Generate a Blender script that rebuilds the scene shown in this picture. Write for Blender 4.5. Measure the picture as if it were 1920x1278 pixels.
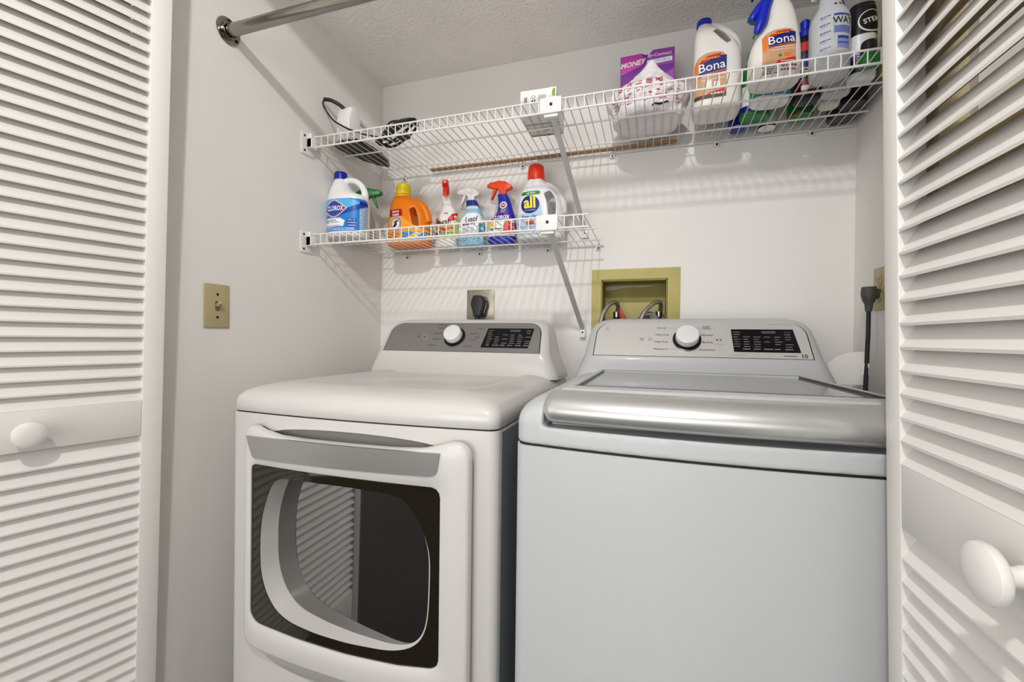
import bpy, bmesh, math, random
from mathutils import Vector, Matrix
for o in list(bpy.data.objects): bpy.data.objects.remove(o, do_unlink=True)
sc = bpy.context.scene
COL = sc.collection
PI = math.pi
random.seed(4)

# ---------------------------------------------------------------- camera
F_PX, YAW, PITCH, ROLL = 819.05, 0.3094, -0.006, 0.0118
CAM = Vector((1.0911, -1.5898, 1.0998))
cd = bpy.data.cameras.new('camera'); cam = bpy.data.objects.new('camera', cd); COL.objects.link(cam)
cd.sensor_fit = 'HORIZONTAL'; cd.sensor_width = 36.0; cd.lens = F_PX/1920*36.0
cd.clip_start = 0.02
c_, s_ = math.cos(YAW), math.sin(YAW)
fwd = Vector((-s_*math.cos(PITCH), c_*math.cos(PITCH), math.sin(PITCH)))
rgt = Vector((c_, s_, 0)); up = rgt.cross(fwd)
rgt, up = rgt*math.cos(ROLL)+up*math.sin(ROLL), -rgt*math.sin(ROLL)+up*math.cos(ROLL)
mw = Matrix((rgt, up, -fwd)).transposed().to_4x4(); mw.translation = CAM
cam.matrix_world = mw
sc.camera = cam
# ---------------------------------------------------------------- world, lights, exposure
wd = bpy.data.worlds.new('world'); sc.world = wd; wd.use_nodes = True
wd.node_tree.nodes['Background'].inputs[0].default_value = (1.0, 0.985, 0.97, 1)
wd.node_tree.nodes['Background'].inputs[1].default_value = 1.7
def area_light(name, loc, target, size, power, color=(1,1,1), shape='DISK', sizey=None):
    l = bpy.data.lights.new(name, 'AREA'); l.shape = shape; l.size = size
    if sizey: l.size_y = sizey
    l.energy = power; l.color = color
    o = bpy.data.objects.new(name, l); COL.objects.link(o); o.location = loc
    o.rotation_euler = (Vector(target)-Vector(loc)).to_track_quat('-Z', 'Y').to_euler()
    return o
area_light('ceiling_lamp_light', (0.95, -1.98, 2.36), (0.8, -0.5, 1.0), 0.09, 14.5, (1.0, 0.985, 0.965))
# two fill lights added to brighten the closet, unseen behind the viewer
area_light('hall_fill_light', (0.35, -3.575, 1.05), (0.35, 0, 1.05), 1.3, 24, (0.97, 0.985, 1.0), 'RECTANGLE', 1.3)
area_light('hall_fill_light', (2.05, -3.575, 1.25), (2.05, 0, 1.25), 1.2, 13, (1.0, 0.985, 0.96), 'RECTANGLE', 1.3)
sc.view_settings.view_transform = 'Standard'; sc.view_settings.look = 'None'
sc.view_settings.gamma = 1.0; sc.view_settings.use_curve_mapping = False
sc.view_settings.exposure = 0.18

# ---------------------------------------------------------------- materials
def lin(h):
    h = h.lstrip('#'); v = [int(h[i:i+2], 16)/255 for i in (0, 2, 4)]
    return tuple(x/12.92 if x <= .04045 else ((x+.055)/1.055)**2.4 for x in v)+(1,)
MATS = {}
def mat(name, hexc, rough=.5, metal=0., spec=.5, noise=0., nscale=30, bump=0., bscale=200, bdist=.001, trans=0., ior=1.45, alpha=1., coat=0., bdetail=4, emis=0):
    m = bpy.data.materials.new(name); m.use_nodes = True; nt = m.node_tree; b = nt.nodes['Principled BSDF']
    col = lin(hexc)
    b.inputs['Base Color'].default_value = col; b.inputs['Roughness'].default_value = rough
    b.inputs['Metallic'].default_value = metal; b.inputs['Specular IOR Level'].default_value = spec
    b.inputs['IOR'].default_value = ior; b.inputs['Transmission Weight'].default_value = trans
    b.inputs['Alpha'].default_value = alpha; b.inputs['Coat Weight'].default_value = coat
    tc = nt.nodes.new('ShaderNodeTexCoord')
    if noise == 0: noise = .02
    n = nt.nodes.new('ShaderNodeTexNoise'); n.inputs['Scale'].default_value = nscale; n.inputs['Detail'].default_value = 3
    nt.links.new(tc.outputs['Object'], n.inputs['Vector'])
    r = nt.nodes.new('ShaderNodeValToRGB')
    r.color_ramp.elements[0].position = .3; r.color_ramp.elements[1].position = .7
    r.color_ramp.elements[0].color = tuple(max(0, c*(1-noise)) for c in col[:3])+(1,)
    r.color_ramp.elements[1].color = tuple(min(1, c*(1+noise)) for c in col[:3])+(1,)
    nt.links.new(n.outputs['Fac'], r.inputs['Fac']); nt.links.new(r.outputs['Color'], b.inputs['Base Color'])
    if bump:
        n2 = nt.nodes.new('ShaderNodeTexNoise'); n2.inputs['Scale'].default_value = bscale; n2.inputs['Detail'].default_value = bdetail
        nt.links.new(tc.outputs['Object'], n2.inputs['Vector'])
        bp = nt.nodes.new('ShaderNodeBump'); bp.inputs['Strength'].default_value = bump; bp.inputs['Distance'].default_value = bdist
        nt.links.new(n2.outputs['Fac'], bp.inputs['Height']); nt.links.new(bp.outputs['Normal'], b.inputs['Normal'])
    MATS[name] = m
    return m
mat('wall_paint', 'e9e6e2', .62, noise=.025, nscale=2.2, bump=.35, bscale=26, bdist=.003, spec=.25)
mat('ceiling_texture', 'f8f5f1', .9, noise=.04, nscale=5, bump=.6, bscale=95, bdist=.010, spec=.1, bdetail=6)
mat('door_paint', 'dcd9d4', .42, noise=.015, nscale=6, bump=.12, bscale=60, bdist=.001)
mat('door_back', 'cdbf9c', .6, noise=.08, nscale=8)
mat('hall_floor', '2e2925', .85, noise=.1, nscale=4)
mat('tile', 'a89c8c', .35, noise=.08, nscale=3)
mat('dark_furniture', '120e0c', .5)
mat('enamel_warm', 'ccc9c5', .28, spec=.5, noise=.008, nscale=3, coat=.15)
mat('enamel_cool', 'b9bbbc', .36, spec=.45, noise=.008, nscale=3, coat=.08)
mat('side_shade_grey', '80878c', .3, metal=.2)  # shade of the gap put into the colour of the dryer side
mat('gasket_black', '0a0a0a', .6)
mat('console_grey', '8f8d8a', .3, metal=.55, noise=.03, nscale=2)
mat('console_silver', 'dad8d5', .28, metal=.5, noise=.03, nscale=2)
mat('silver_bar', 'c6c6c4', .34, metal=.7, noise=.02, nscale=2)
mat('handle_silver', 'a9a8a5', .33, metal=.7, noise=.02, nscale=2)
mat('display_black', '060608', .12)
mat('display_text', 'a6a9b0', .5)
mat('display_blue', '5a6fd0', .5)
mat('print_dark', '4a4a4c', .6)
mat('knob_white', 'dddddb', .25)
mat('knob_ring', '3a3a3b', .25, metal=.6)
mat('glass_dark', '1c1910', .06, spec=.5, ior=1.5)
mat('glass_inner', '040404', .03, spec=1.0, ior=2.15)
mat('lid_glass', 'b9bcbd', .06, trans=.65, ior=1.5)
mat('tub_grey', 'a9acae', .35)
mat('wire_white', 'e2e0dc', .35)
mat('brace_white', 'c4c3c1', .35, metal=.2)
mat('plastic_white', 'e4e2df', .35)
mat('screw', '2c2a28', .4, metal=.7)
mat('chrome', '9c9890', .22, metal=1.0, noise=.1, nscale=9)
mat('ivory', 'b3a67c', .4, noise=.02)
mat('ivory_dark', '6b5f3c', .5)
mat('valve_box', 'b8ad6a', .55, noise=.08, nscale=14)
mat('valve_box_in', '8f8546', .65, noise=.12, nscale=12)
mat('putty', 'b5ab9b', .8, noise=.1, nscale=20)
mat('brass_dark', '2d1d14', .4, metal=.6)
mat('red_handle', 'b3281c', .4)
mat('brown_handle', '5a3a24', .5)
mat('braid', '9b948c', .35, metal=.7, noise=.3, nscale=400, bump=.6, bscale=600, bdist=.001)
mat('hose_grey', '9a9c96', .55)
mat('metal_plate', 'a39c8b', .38, metal=.6, noise=.08, nscale=12)
mat('black_rubber', '17161a', .42)
mat('rubber_grey', '2a2a2c', .45)
mat('black_gloss', '090909', .2)
mat('cord_grey', '4a4a46', .5)
mat('paper', 'f2f0ec', .7)
mat('wood_strip', 'a3805a', .65, noise=.12, nscale=60)
mat('wood_mark', '5b4127', .65)
for n_, h_ in dict(bleach_white='e9e9ea', bleach_blue='1f7fd0', bleach_deep='1446a8', bleach_sky='58b4e6', navy='10188c', logo_red='a8324a', label_white='eceff0', text_navy='1b2a5c',
    cap_blue='0a1a90', green_trigger='0b7a1e', clear_body='c9c2bd', orange='ec7d0a', orange_lt='f5a51c', yellow_cap='e0c80c', dark_red='a81418', black_ink='141414', yellow_ink='e8d32c',
    shout_white='ebe6e6', trigger_red='e0320e', lime='bcd02c', red='d4161c', lysol_blue='1c2f8c', lysol_sky='8cc4dc', lysol_teal='3b7f9c', spray_blue='1a2aa4', trigger_orange='ea4812', all_white='e6e6e8',
    all_cap='e2300a', all_blue='16227e', all_yellow='f2e63a', leaf_green='2a8a30', pale_blue='b7cfe6', bona_white='e4e0da', bona_navy='101c6c', bona_tan='c89a72', bona_orange='e07a30', bona_red='c81e1c',
    bona_blue='0a22b4', magenta='c83fae', purple='6a1688', violet='9a3fae', bag_white='e2dbe0', bag_red='c02a2e', green_jug='127a2c', jug_black='0c0c10', jug_maroon='6e1418', ink_blue='2b3a98',
    ink_pale='7f8fc6', olive='7f9a2c', box_white='ebeae6', grey_ink='8f8f8c', can_dark='2b2c30', can_rim='8b8a86', tan_base='d8d2c4', yellow_box='d8cc10', bright_green='18a838', deep_purple='3a1a80').items():
    mat(n_, h_, .35 if n_ not in ('paper','text_navy') else .6)
mat('translucent', 'dfe2e6', .25, trans=.35, ior=1.2)
mat('bag_film', 'f0eaee', .3, trans=.06, ior=1.3, noise=.03, bump=.5, bscale=40, bdist=.004)

# ---------------------------------------------------------------- mesh builder
class MB:
    def __init__(s): s.v = []; s.f = []; s.m = []; s.sl = []
    def mi(s, m):
        if m not in s.sl: s.sl.append(m)
        return s.sl.index(m)
    def add(s, vs, fs, m):
        o = len(s.v); k = s.mi(m); s.v += [tuple(v) for v in vs]
        for f in fs: s.f.append([i+o for i in f]); s.m.append(k)
        return s
    def box(s, x0, x1, y0, y1, z0, z1, m):
        v = [(x, y, z) for z in (z0, z1) for y in (y0, y1) for x in (x0, x1)]
        return s.add(v, [(0,2,3,1),(4,5,7,6),(0,1,5,4),(2,6,7,3),(0,4,6,2),(1,3,7,5)], m)
    def obox(s, M, sx, sy, sz, m):
        v = [M @ Vector((x*sx/2, y*sy/2, z*sz/2)) for z in (-1,1) for y in (-1,1) for x in (-1,1)]
        return s.add(v, [(0,2,3,1),(4,5,7,6),(0,1,5,4),(2,6,7,3),(0,4,6,2),(1,3,7,5)], m)
    def loft(s, rings, m, cap0=True, cap1=True, closed=True):
        n = len(rings[0]); vs = [p for r in rings for p in r]; fs = []
        for i in range(len(rings)-1):
            for j in range(n if closed else n-1):
                a, b = i*n+j, i*n+(j+1) % n; fs.append((a, b, b+n, a+n))
        if cap0: fs.append(tuple(reversed(range(n))))
        if cap1: fs.append(tuple(range((len(rings)-1)*n, len(rings)*n)))
        return s.add(vs, fs, m)
    def prism(s, poly, ax, a, b, m, fn=None):
        def P(p, t): return {'X': (t, p[0], p[1]), 'Y': (p[0], t, p[1]), 'Z': (p[0], p[1], t)}[ax]
        r = [[P(p, a) for p in poly], [P(p, b) for p in poly]]
        if fn: r = [[fn(q) for q in k] for k in r]
        return s.loft(r, m)
    def tube(s, pts, r, m, seg=8, closed=False, flat=1.0):
        P = [Vector(p) for p in pts]; n = len(P); rings = []
        up_ = None
        for i in range(n):
            if closed: t = (P[(i+1) % n]-P[i-1]).normalized()
            else: t = (P[min(i+1, n-1)]-P[max(i-1, 0)]).normalized()
            if up_ is None:
                up_ = Vector((0,0,1)) if abs(t.z) < .9 else Vector((0,1,0))
            a = up_-t*up_.dot(t); a.normalize(); up_ = a; b = t.cross(a)
            if isinstance(r, (list, tuple)):
                q_ = i/(n-1)*(len(r)-1); j_ = min(int(q_), len(r)-2); rr = r[j_]+(r[j_+1]-r[j_])*(q_-j_)
            else: rr = r
            rings.append([P[i]+a*rr*flat*math.cos(2*PI*k/seg)+b*rr*math.sin(2*PI*k/seg) for k in range(seg)])
        if closed:
            rings.append(rings[0]); return s.loft(rings, m, False, False)
        return s.loft(rings, m)
    def lathe(s, prof, c, m, axis=(0,0,1), seg=24, sx=1, sy=1):
        ax = Vector(axis).normalized(); q = Vector((0,0,1)).rotation_difference(ax); c = Vector(c)
        rings = [[c+q @ Vector((max(r, 1e-5)*sx*math.cos(2*PI*k/seg), max(r, 1e-5)*sy*math.sin(2*PI*k/seg), z)) for k in range(seg)] for r, z in prof]
        return s.loft(rings, m)
    def shape(s, sh, fn, m):
        return s.add([fn(*p) for p in sh[0]], sh[1], m)
    def build(s, name, parent=None, world=True, smooth=40, bevel=0, bseg=2, remesh=0, sm=4, sub=0, cut=None, loc=None, rep=True):
        me = bpy.data.meshes.new(name); me.from_pydata(s.v, [], s.f)
        for k in s.sl: me.materials.append(MATS[k])
        for p, k in zip(me.polygons, s.m): p.material_index = k
        if parent is not None and world:
            L = Vector((0,0,0)); p = parent
            while p: L += p.location; p = p.parent
            me.transform(Matrix.Translation(-L))
        if rep:
            b = bmesh.new(); b.from_mesh(me); bmesh.ops.recalc_face_normals(b, faces=b.faces); b.to_mesh(me); b.free()
        if bevel or remesh or sub or cut:
            t = bpy.data.objects.new('tmp', me); COL.objects.link(t)
            if cut:
                cm = bpy.data.meshes.new('c'); cm.from_pydata(cut.v, [], cut.f)
                if parent is not None and world: cm.transform(Matrix.Translation(-L))
                b = bmesh.new(); b.from_mesh(cm); bmesh.ops.recalc_face_normals(b, faces=b.faces); b.to_mesh(cm); b.free()
                co = bpy.data.objects.new('cut', cm); COL.objects.link(co)
                q = t.modifiers.new('b', 'BOOLEAN'); q.object = co; q.operation = 'DIFFERENCE'; q.solver = 'EXACT'; q.use_self = True
            if remesh:
                q = t.modifiers.new('r', 'REMESH'); q.mode = 'VOXEL'; q.voxel_size = remesh
                q = t.modifiers.new('s', 'SMOOTH'); q.iterations = sm; q.factor = .5
            if bevel:
                q = t.modifiers.new('v', 'BEVEL'); q.width = bevel; q.segments = bseg; q.limit_method = 'ANGLE'; q.angle_limit = math.radians(35)
            if sub:
                q = t.modifiers.new('u', 'SUBSURF'); q.levels = sub; q.render_levels = sub
            dg = bpy.context.evaluated_depsgraph_get()
            m2 = bpy.data.meshes.new_from_object(t.evaluated_get(dg))
            bpy.data.objects.remove(t, do_unlink=True)
            if cut: bpy.data.objects.remove(co, do_unlink=True)
            me = m2; me.name = name
            if len(me.materials) == 0:
                for k in s.sl: me.materials.append(MATS[k])
        if smooth:
            me.polygons.foreach_set('use_smooth', [True]*len(me.polygons))
            me.set_sharp_from_angle(angle=math.radians(smooth))
        me.update()
        o = bpy.data.objects.new(name, me); COL.objects.link(o)
        if parent is not None: o.parent = parent
        elif loc is not None:
            me.transform(Matrix.Translation(-Vector(loc))); o.location = loc
        return o
def tag(o, label=None, cat=None, group=None, kind=None):
    if label: o['label'] = label
    if cat: o['category'] = cat
    if group: o['group'] = group
    if kind: o['kind'] = kind
    return o
def thing(name, label, cat, loc, rotz=0, group=None, tilt=None):
    o = bpy.data.objects.new(name, None); COL.objects.link(o); o.empty_display_size = .05
    o.location = loc; o.rotation_euler = tilt if tilt else (0, 0, rotz)
    return tag(o, label, cat, group)
def struct(o): o['kind'] = 'structure'; return o

# 2-D shapes (verts, faces) that get mapped onto surfaces
def refine(vs, fs, maxlen):
    b = bmesh.new(); bv = [b.verts.new((p[0], p[1], 0)) for p in vs]
    for f in fs:
        try: b.faces.new([bv[i] for i in f])
        except ValueError: pass
    bmesh.ops.triangulate(b, faces=b.faces)
    for _ in range(5):
        e = [e for e in b.edges if e.calc_length() > maxlen]
        if not e: break
        bmesh.ops.subdivide_edges(b, edges=e, cuts=1); bmesh.ops.triangulate(b, faces=[f for f in b.faces if len(f.verts) > 3])
    b.verts.index_update()
    r = ([(v.co.x, v.co.y) for v in b.verts], [[v.index for v in f.verts] for f in b.faces]); b.free(); return r
def poly(pts, maxlen=.012): return refine(pts, [list(range(len(pts)))], maxlen)
def rect(x0, x1, z0, z1, maxlen=.012): return poly([(x0,z0),(x1,z0),(x1,z1),(x0,z1)], maxlen)
def rrect(x0, x1, z0, z1, r, n=5):
    p = []
    for cx, cz, a in ((x1-r, z0+r, -90), (x1-r, z1-r, 0), (x0+r, z1-r, 90), (x0+r, z0+r, 180)):
        for i in range(n+1):
            t = math.radians(a+90*i/n); p.append((cx+r*math.cos(t), cz+r*math.sin(t)))
    return p
def ell(cx, cz, rx, rz, n=28, a0=0, a1=360): return [(cx+rx*math.cos(math.radians(a0+(a1-a0)*i/n)), cz+rz*math.sin(math.radians(a0+(a1-a0)*i/n))) for i in range(n)]
_tc = {}
def text(sx, size, x=0, z=0, align='CENTER', bold=0, slant=0, rot=0, wide=1.0, res=2, fine=None):
    key = (sx, align, bold, slant, res)
    if key not in _tc:
        cu = bpy.data.curves.new('t', 'FONT'); cu.body = sx; cu.size = 1; cu.align_x = align; cu.align_y = 'CENTER'
        cu.offset = bold; cu.shear = slant; cu.resolution_u = res; cu.fill_mode = 'BOTH' if hasattr(cu, 'fill_mode') and cu.dimensions == '3D' else cu.fill_mode
        o = bpy.data.objects.new('t', cu); COL.objects.link(o)
        me = bpy.data.meshes.new_from_object(o.evaluated_get(bpy.context.evaluated_depsgraph_get()))
        _tc[key] = ([(v.co.x, v.co.y) for v in me.vertices], [list(p.vertices) for p in me.polygons])
        bpy.data.objects.remove(o, do_unlink=True); bpy.data.meshes.remove(me)
    vs, fs = _tc[key]; c, s = math.cos(rot), math.sin(rot)
    q = ([(x+size*(wide*a*c-b*s), z+size*(wide*a*s+b*c)) for a, b in vs], fs)
    if size < .0081 and fine is None: return q
    return refine(q[0], q[1], fine or .0045)
def scribble(x0, x1, z, h, rnd, dens=.6):
    """illegible small print: a row of tiny dashes"""
    vs, fs = [], []; x = x0
    while x < x1:
        w = h*rnd.uniform(.6, 2.2); w = min(w, x1-x)
        if rnd.random() < dens+.25:
            k = len(vs); vs += [(x, z-h/2), (x+w, z-h/2), (x+w, z+h/2), (x, z+h/2)]; fs.append((k, k+1, k+2, k+3))
        x += w+h*.5
    if not vs: vs, fs = [(x0,z),(x0+h,z),(x0+h,z+h)], [(0,1,2)]
    return vs, fs

# ================================================================ SETTING
CZ = 2.15; W = 1.678; YJ = -0.93; HZ = 2.44
def wall(name, parts, m='wall_paint'):
    b = MB()
    for p in parts: b.box(*p, m)
    return struct(b.build(name, smooth=0))
VX0, VX1, VZ0, VZ1 = .917, 1.141, 1.10, 1.312
wall('wall_back', [(-.12, VX0, 0, .14, 0, CZ), (VX1, W+.12, 0, .14, 0, CZ), (VX0, VX1, 0, .14, 0, VZ0), (VX0, VX1, 0, .14, VZ1, CZ), (VX0, VX1, .10, .14, VZ0, VZ1)])
wall('wall_left', [(-.12, 0, YJ+.10, 0, 0, CZ)])
wall('wall_right', [(W, W+.12, YJ+.042, 0, 0, CZ)])
wall('wall_front', [(-1.9, 0, YJ, YJ+.10, 0, HZ), (1.455, 3.1, YJ, YJ+.042, 0, HZ), (0, 1.455, YJ, YJ+.10, CZ, HZ)])
wall('ceiling', [(-.12, W+.12, YJ+.10, .14, CZ, CZ+.1)], 'ceiling_texture')
wall('ceiling_hall', [(-1.9, 3.1, -3.6, YJ, HZ, HZ+.1)], 'ceiling_texture')
wall('floor', [(-1.9, 3.1, -3.6, .14, -.1, 0)], 'hall_floor')
wall('wall_hall_right', [(3.1, 3.2, -3.6, YJ, 0, HZ)])
wall('wall_hall_back', [(-1.9, 3.2, -3.7, -3.6, 0, HZ)])
wall('baseboard_hall', [(-1.9, -.3, YJ-.012, YJ, 0, .09), (-1.9, 3.1, -3.6, -3.588, 0, .09)], 'door_paint')

for nm, xc, zc in (('fill_frame_1', .35, 1.05), ('fill_frame_2', 2.05, 1.25)):  # made-up window frames round the added fill lights, out of view
    b = MB()
    for x0, x1, z0, z1 in ((-.72,-.66,-.72,.72), (.66,.72,-.72,.72), (-.66,.66,.66,.72), (-.66,.66,-.72,-.66)): b.box(xc+x0, xc+x1, -3.6, -3.57, zc+z0, zc+z1, 'door_paint')
    struct(b.build(nm, smooth=0))
# louvred bifold panels
def louvre_door(name, label, corner, d, n, width, zt, leanx, knob=None, back=False):
    """corner: closet-side front corner on the floor, d: unit vector outwards, n: face normal"""
    t = bpy.data.objects.new(name, None); COL.objects.link(t); t.location = (corner[0], corner[1], .012)
    tag(t, label, 'door', kind='structure')
    M = Matrix(((d[0], -n[0], 0), (d[1], -n[1], 0), (0, 0, 1)))
    def fn(p): 
        q = M @ Vector((p[0], p[1], p[2])); return (q.x+leanx*p[2], q.y, q.z)
    th, sw = .029, (.037 if d[0] else .033)
    m = 'door_back' if back else 'door_paint'
    def fin(b, nm, par=t, bevel=0, **k):
        b.v = [fn(v) for v in b.v]; return b.build(nm, par, world=False, bevel=bevel, **k)
    b = MB()
    b.box(0, sw, 0, th, 0, zt, m); b.box(width-sw, width, 0, th, 0, zt, m)
    for z0, z1 in ((0, .14), (.868, .944), (zt-.09, zt)): b.box(sw, width-sw, .0005, th-.0005, z0, z1, m)
    fin(b, 'door_frame', bevel=.0018)
    for nm, z0, z1 in (('lower_louvres', .14, .868), ('upper_louvres', .944, zt-.09)):
        b = MB(); z = z0+.002; pitch = .0277; k = 0
        while z+.028 < z1+(.004 if z1 < 1 else .03):
            # slat: low edge towards the face, high edge to the back
            a0 = (.0012, z-.0045); a1 = (.0255, z+.0272); tk = .0060
            dx, dz = a1[0]-a0[0], a1[1]-a0[1]; L = math.hypot(dx, dz); nx, nz = -dz/L*tk, dx/L*tk
            pts = [a0, a1, (a1[0]+nx, a1[1]+nz), (a0[0]+nx*.9, a0[1]+nz*.9)]
            pts = [(max(.0008, min(th-.001, y)), max(z0-.004, min(z1+.004, zz))) for y, zz in pts]
            if max(p[1] for p in pts)-min(p[1] for p in pts) > .006:
                b.prism(pts, 'X', sw-.003, width-sw+.003, m)
            z += pitch; k += 1
        fin(b, nm, smooth=0)
    if knob:
        b = MB(); ks = knob[2]
        b.lathe([(r*ks, z*ks) for r, z in ((.010,-.001),(.0095,.004),(.0075,.009),(.0085,.014),(.016,.0185),(.0225,.022),(.0245,.026),(.0235,.0305),(.018,.034),(.009,.0355),(0,.036))], (knob[0], 0, knob[1]-.012), 'door_paint', axis=(0,-1,0), seg=36)
        fin(b, 'door_knob')
    return t
a_ = math.radians(15.5); dl = (-math.sin(a_), -math.cos(a_)); nl = (math.cos(a_), -math.sin(a_))
El = (.028, -.897)
louvre_door('door_1', 'white louvred bifold door panel at left, near the light switch, with a round knob', El, dl, nl, .44, 2.09, .025, (.206, .915, 1.0))
louvre_door('door_2', 'white louvred panel folded behind the left knobbed panel', (El[0]-nl[0]*.034+dl[0]*.062, El[1]-nl[1]*.034+dl[1]*.062), dl, nl, .39, 2.09, .025, back=True)
dr = (0, -1); nr = (-1, 0)
louvre_door('door_3', 'white louvred bifold door panel at right, in front of the washing machine, with a round knob', (1.394, -.924), dr, nr, .44, 2.09, -.022, (.219, .917, 1.0))
louvre_door('door_4', 'unpainted tan louvred panel folded behind the right knobbed panel', (1.428, -.935), dr, nr, .42, 2.09, -.022, back=True)

# ================================================================ APPLIANCES
def foot(x0, x1, yb, yf, bow, r, ins=0, z=0, n=6, nb=14, rb=.012):
    x0 += ins; x1 -= ins; yf += ins; yb -= min(ins, .01)
    pts = []
    def arc(cx, cy, a0, a1, rr):
        for i in range(n+1):
            t = math.radians(a0+(a1-a0)*i/n); pts.append([cx+rr*math.cos(t), cy+rr*math.sin(t), z])
    arc(x0+r, yf+r, 180, 270, r)
    for i in range(1, nb): pts.append([x0+r+(x1-x0-2*r)*i/nb, yf, z])
    arc(x1-r, yf+r, 270, 360, r)
    arc(x1-rb, yb-rb, 0, 90, rb); arc(x0+rb, yb-rb, 90, 180, rb)
    xc = (x0+x1)/2; h = (x1-x0)/2
    for p in pts:
        if p[1] < yf+r+.001: 
            k = max(0, 1-((p[0]-xc)/h)**2); p[1] -= bow*k
    return pts
def console(t, xc, y0, panelmat, enamel, cfg):
    """y0 = front at the panel's lower edge (z 1.05)"""
    b = MB(); rings = []
    for z, h, yo in ((.972,.344,-.010),(.984,.343,-.010),(1.000,.336,-.009),(1.022,.326,-.007),(1.042,.318,-.003),(1.05,.314,0),(1.08,.309,.0195),(1.11,.304,.039),(1.13,.299,.052),(1.143,.291,.0605),(1.153,.279,.068),(1.160,.264,.079),(1.165,.245,.094)):
        rings.append(foot(xc-h, xc+h, -.085, y0+yo, 0, .034, 0, z))
    b.loft(rings, enamel); b.build('console', t, smooth=50)
    def P(u, v, e=0.0): return (xc+u, y0+.545*v-.838*e, 1.05+.838*v+.545*e)
    # panel plate
    hb, ht, H, R = .281, .276, .119, .043
    out = [(-hb, .004), (hb, .004)]
    for i in range(9):
        a = math.radians(3+(90-3)*i/8); out.append((ht-R+R*math.cos(a), H-R+R*math.sin(a)))
    for i in range(9):
        a = math.radians(90+(87)*i/8); out.append((-ht+R+R*math.cos(a), H-R+R*math.sin(a)))
    b = MB()
    ring = lambda k, e: [P(u*k, H/2+(v-H/2)*k, e) for u, v in out]
    b.loft([ring(1.006, -.002), ring(1.006, .0012), ring(1, .003)], panelmat, True, True)
    b.build('control_panel', t, smooth=30)
    b = MB(); b.loft([ring(1.014, -.003), ring(1.014, .0008)], 'knob_ring'); b.build('panel_trim', t, smooth=0)
    F = lambda e: (lambda u, v: P(u, v, e))
    # knob
    ku = cfg['knob']; kv = .060; nrm = (0, -.838, .545)
    b = MB(); b.lathe([(.0385,.003),(.0385,.0045),(.0355,.0052),(.034,.004)], P(ku, kv), 'knob_ring', nrm, 40)
    b.lathe([(.033,.003),(.033,.012),(.031,.013)], P(ku, kv), 'gasket_black', nrm, 40); kr = b.build('knob_base', t, smooth=30)
    b = MB(); b.lathe([(.0305,.010),(.031,.012),(.031,.030),(.0295,.0335),(.026,.0345),(0,.0345)], P(ku, kv), 'knob_white', nrm, 48); b.build('dial_knob', t, smooth=30)
    # display
    u0, u1, v0, v1 = cfg['disp']; rnd = random.Random(cfg['seed'])
    b = MB(); dsh = [(u0+cfg['skew'][0], v0), (u1+cfg['skew'][1], v0), (u1, v1), (u0, v1)]
    b.prism([(0,0)]*3, 'Z', 0, 0, 'display_black') if False else None
    b.loft([[P(u, v, .0025) for u, v in dsh], [P(u, v, .0042) for u, v in dsh]], 'display_black')
    wdt = u1-u0; cols = 6
    for c in range(cols):
        for r in range(8):
            cu = u0+wdt*(.03+.165*c); vv = v1-.010-(v1-v0-.016)*r/7.4
            if 1 <= c <= 4 and r in (0, 1): continue
            if rnd.random() < .88:
                m = 'display_blue' if (c in (0, 5) and r in ((0,) if c == 5 else (7,)) and cfg.get('blue')) else 'display_text'
                hh = .0014 if r != 7 else .0024
                b.shape(scribble(cu, cu+wdt*rnd.uniform(.07, .115), vv, hh, rnd, .8), F(.0045), m)
            if c < 5 and r == 7: b.shape(([(cu+wdt*.145, vv-.003), (cu+wdt*.15, vv-.003), (cu+wdt*.15, vv+.003), (cu+wdt*.145, vv+.003)], [(0,1,2,3)]), F(.0045), 'display_text')
    b.shape(rect(u0+wdt*.5, u0+wdt*.72, v1-.014, v1-.006), F(.0044), 'print_dark')
    b.build('display', t, smooth=0)
    # printing
    b = MB()
    for s, u, v, al in cfg['txt']: b.shape(text(s, .0078, u, v, al, .01), F(.0035), 'print_dark')
    for u, v in cfg['lines']: b.shape(rect(u-.012, u+.012, v-.0003, v+.0003), F(.0034), 'grey_ink')
    b.build('cycle_lettering', t, smooth=0); b = MB()
    pu = cfg['pwr']
    o = ell(pu, .060, .0095, .0095, 24); i_ = ell(pu, .060, .0088, .0088, 24)
    b.add([P(*q, .0035) for q in o+i_], [(k, (k+1) % 24, 24+(k+1) % 24, 24+k) for k in range(24)], 'knob_white')
    o = ell(pu, .060, .0048, .0048, 20, 120, 420); i_ = ell(pu, .060, .0038, .0038, 20, 120, 420)
    b.add([P(*q, .0035) for q in o+i_], [(k, k+1, 20+k+1, 20+k) for k in range(19)], 'print_dark')
    b.shape(rect(pu-.0005, pu+.0005, .0600, .0660), F(.0036), 'print_dark')
    b.shape(scribble(pu-.028, pu-.018, .062, .0022, rnd, 1), F(.0035), 'print_dark'); b.shape(scribble(pu-.030, pu-.017, .057, .0018, rnd, 1), F(.0035), 'print_dark')
    b.build('power_button', t, smooth=0); b = MB()
    q = cfg['play']; b.shape(([(q, .056), (q+.006, .060), (q, .064)], [(0,1,2)]), F(.0035), 'print_dark')
    for k in (.009, .012): b.shape(rect(q+k, q+k+.0014, .056, .064), F(.0035), 'print_dark')
    b.shape(scribble(q-.006, q+.018, .046, .0014, rnd, 1), F(.0035), 'grey_ink')
    b.build('start_button', t, smooth=0); b = MB()
    mu = -.247; mv = .098; o = ell(mu, mv, .0058, .0058, 24); i_ = ell(mu, mv, .0050, .0050, 24)
    b.add([P(*q_, .0035) for q_ in o+i_], [(k, (k+1) % 24, 24+(k+1) % 24, 24+k) for k in range(24)], 'grey_ink')
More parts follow.
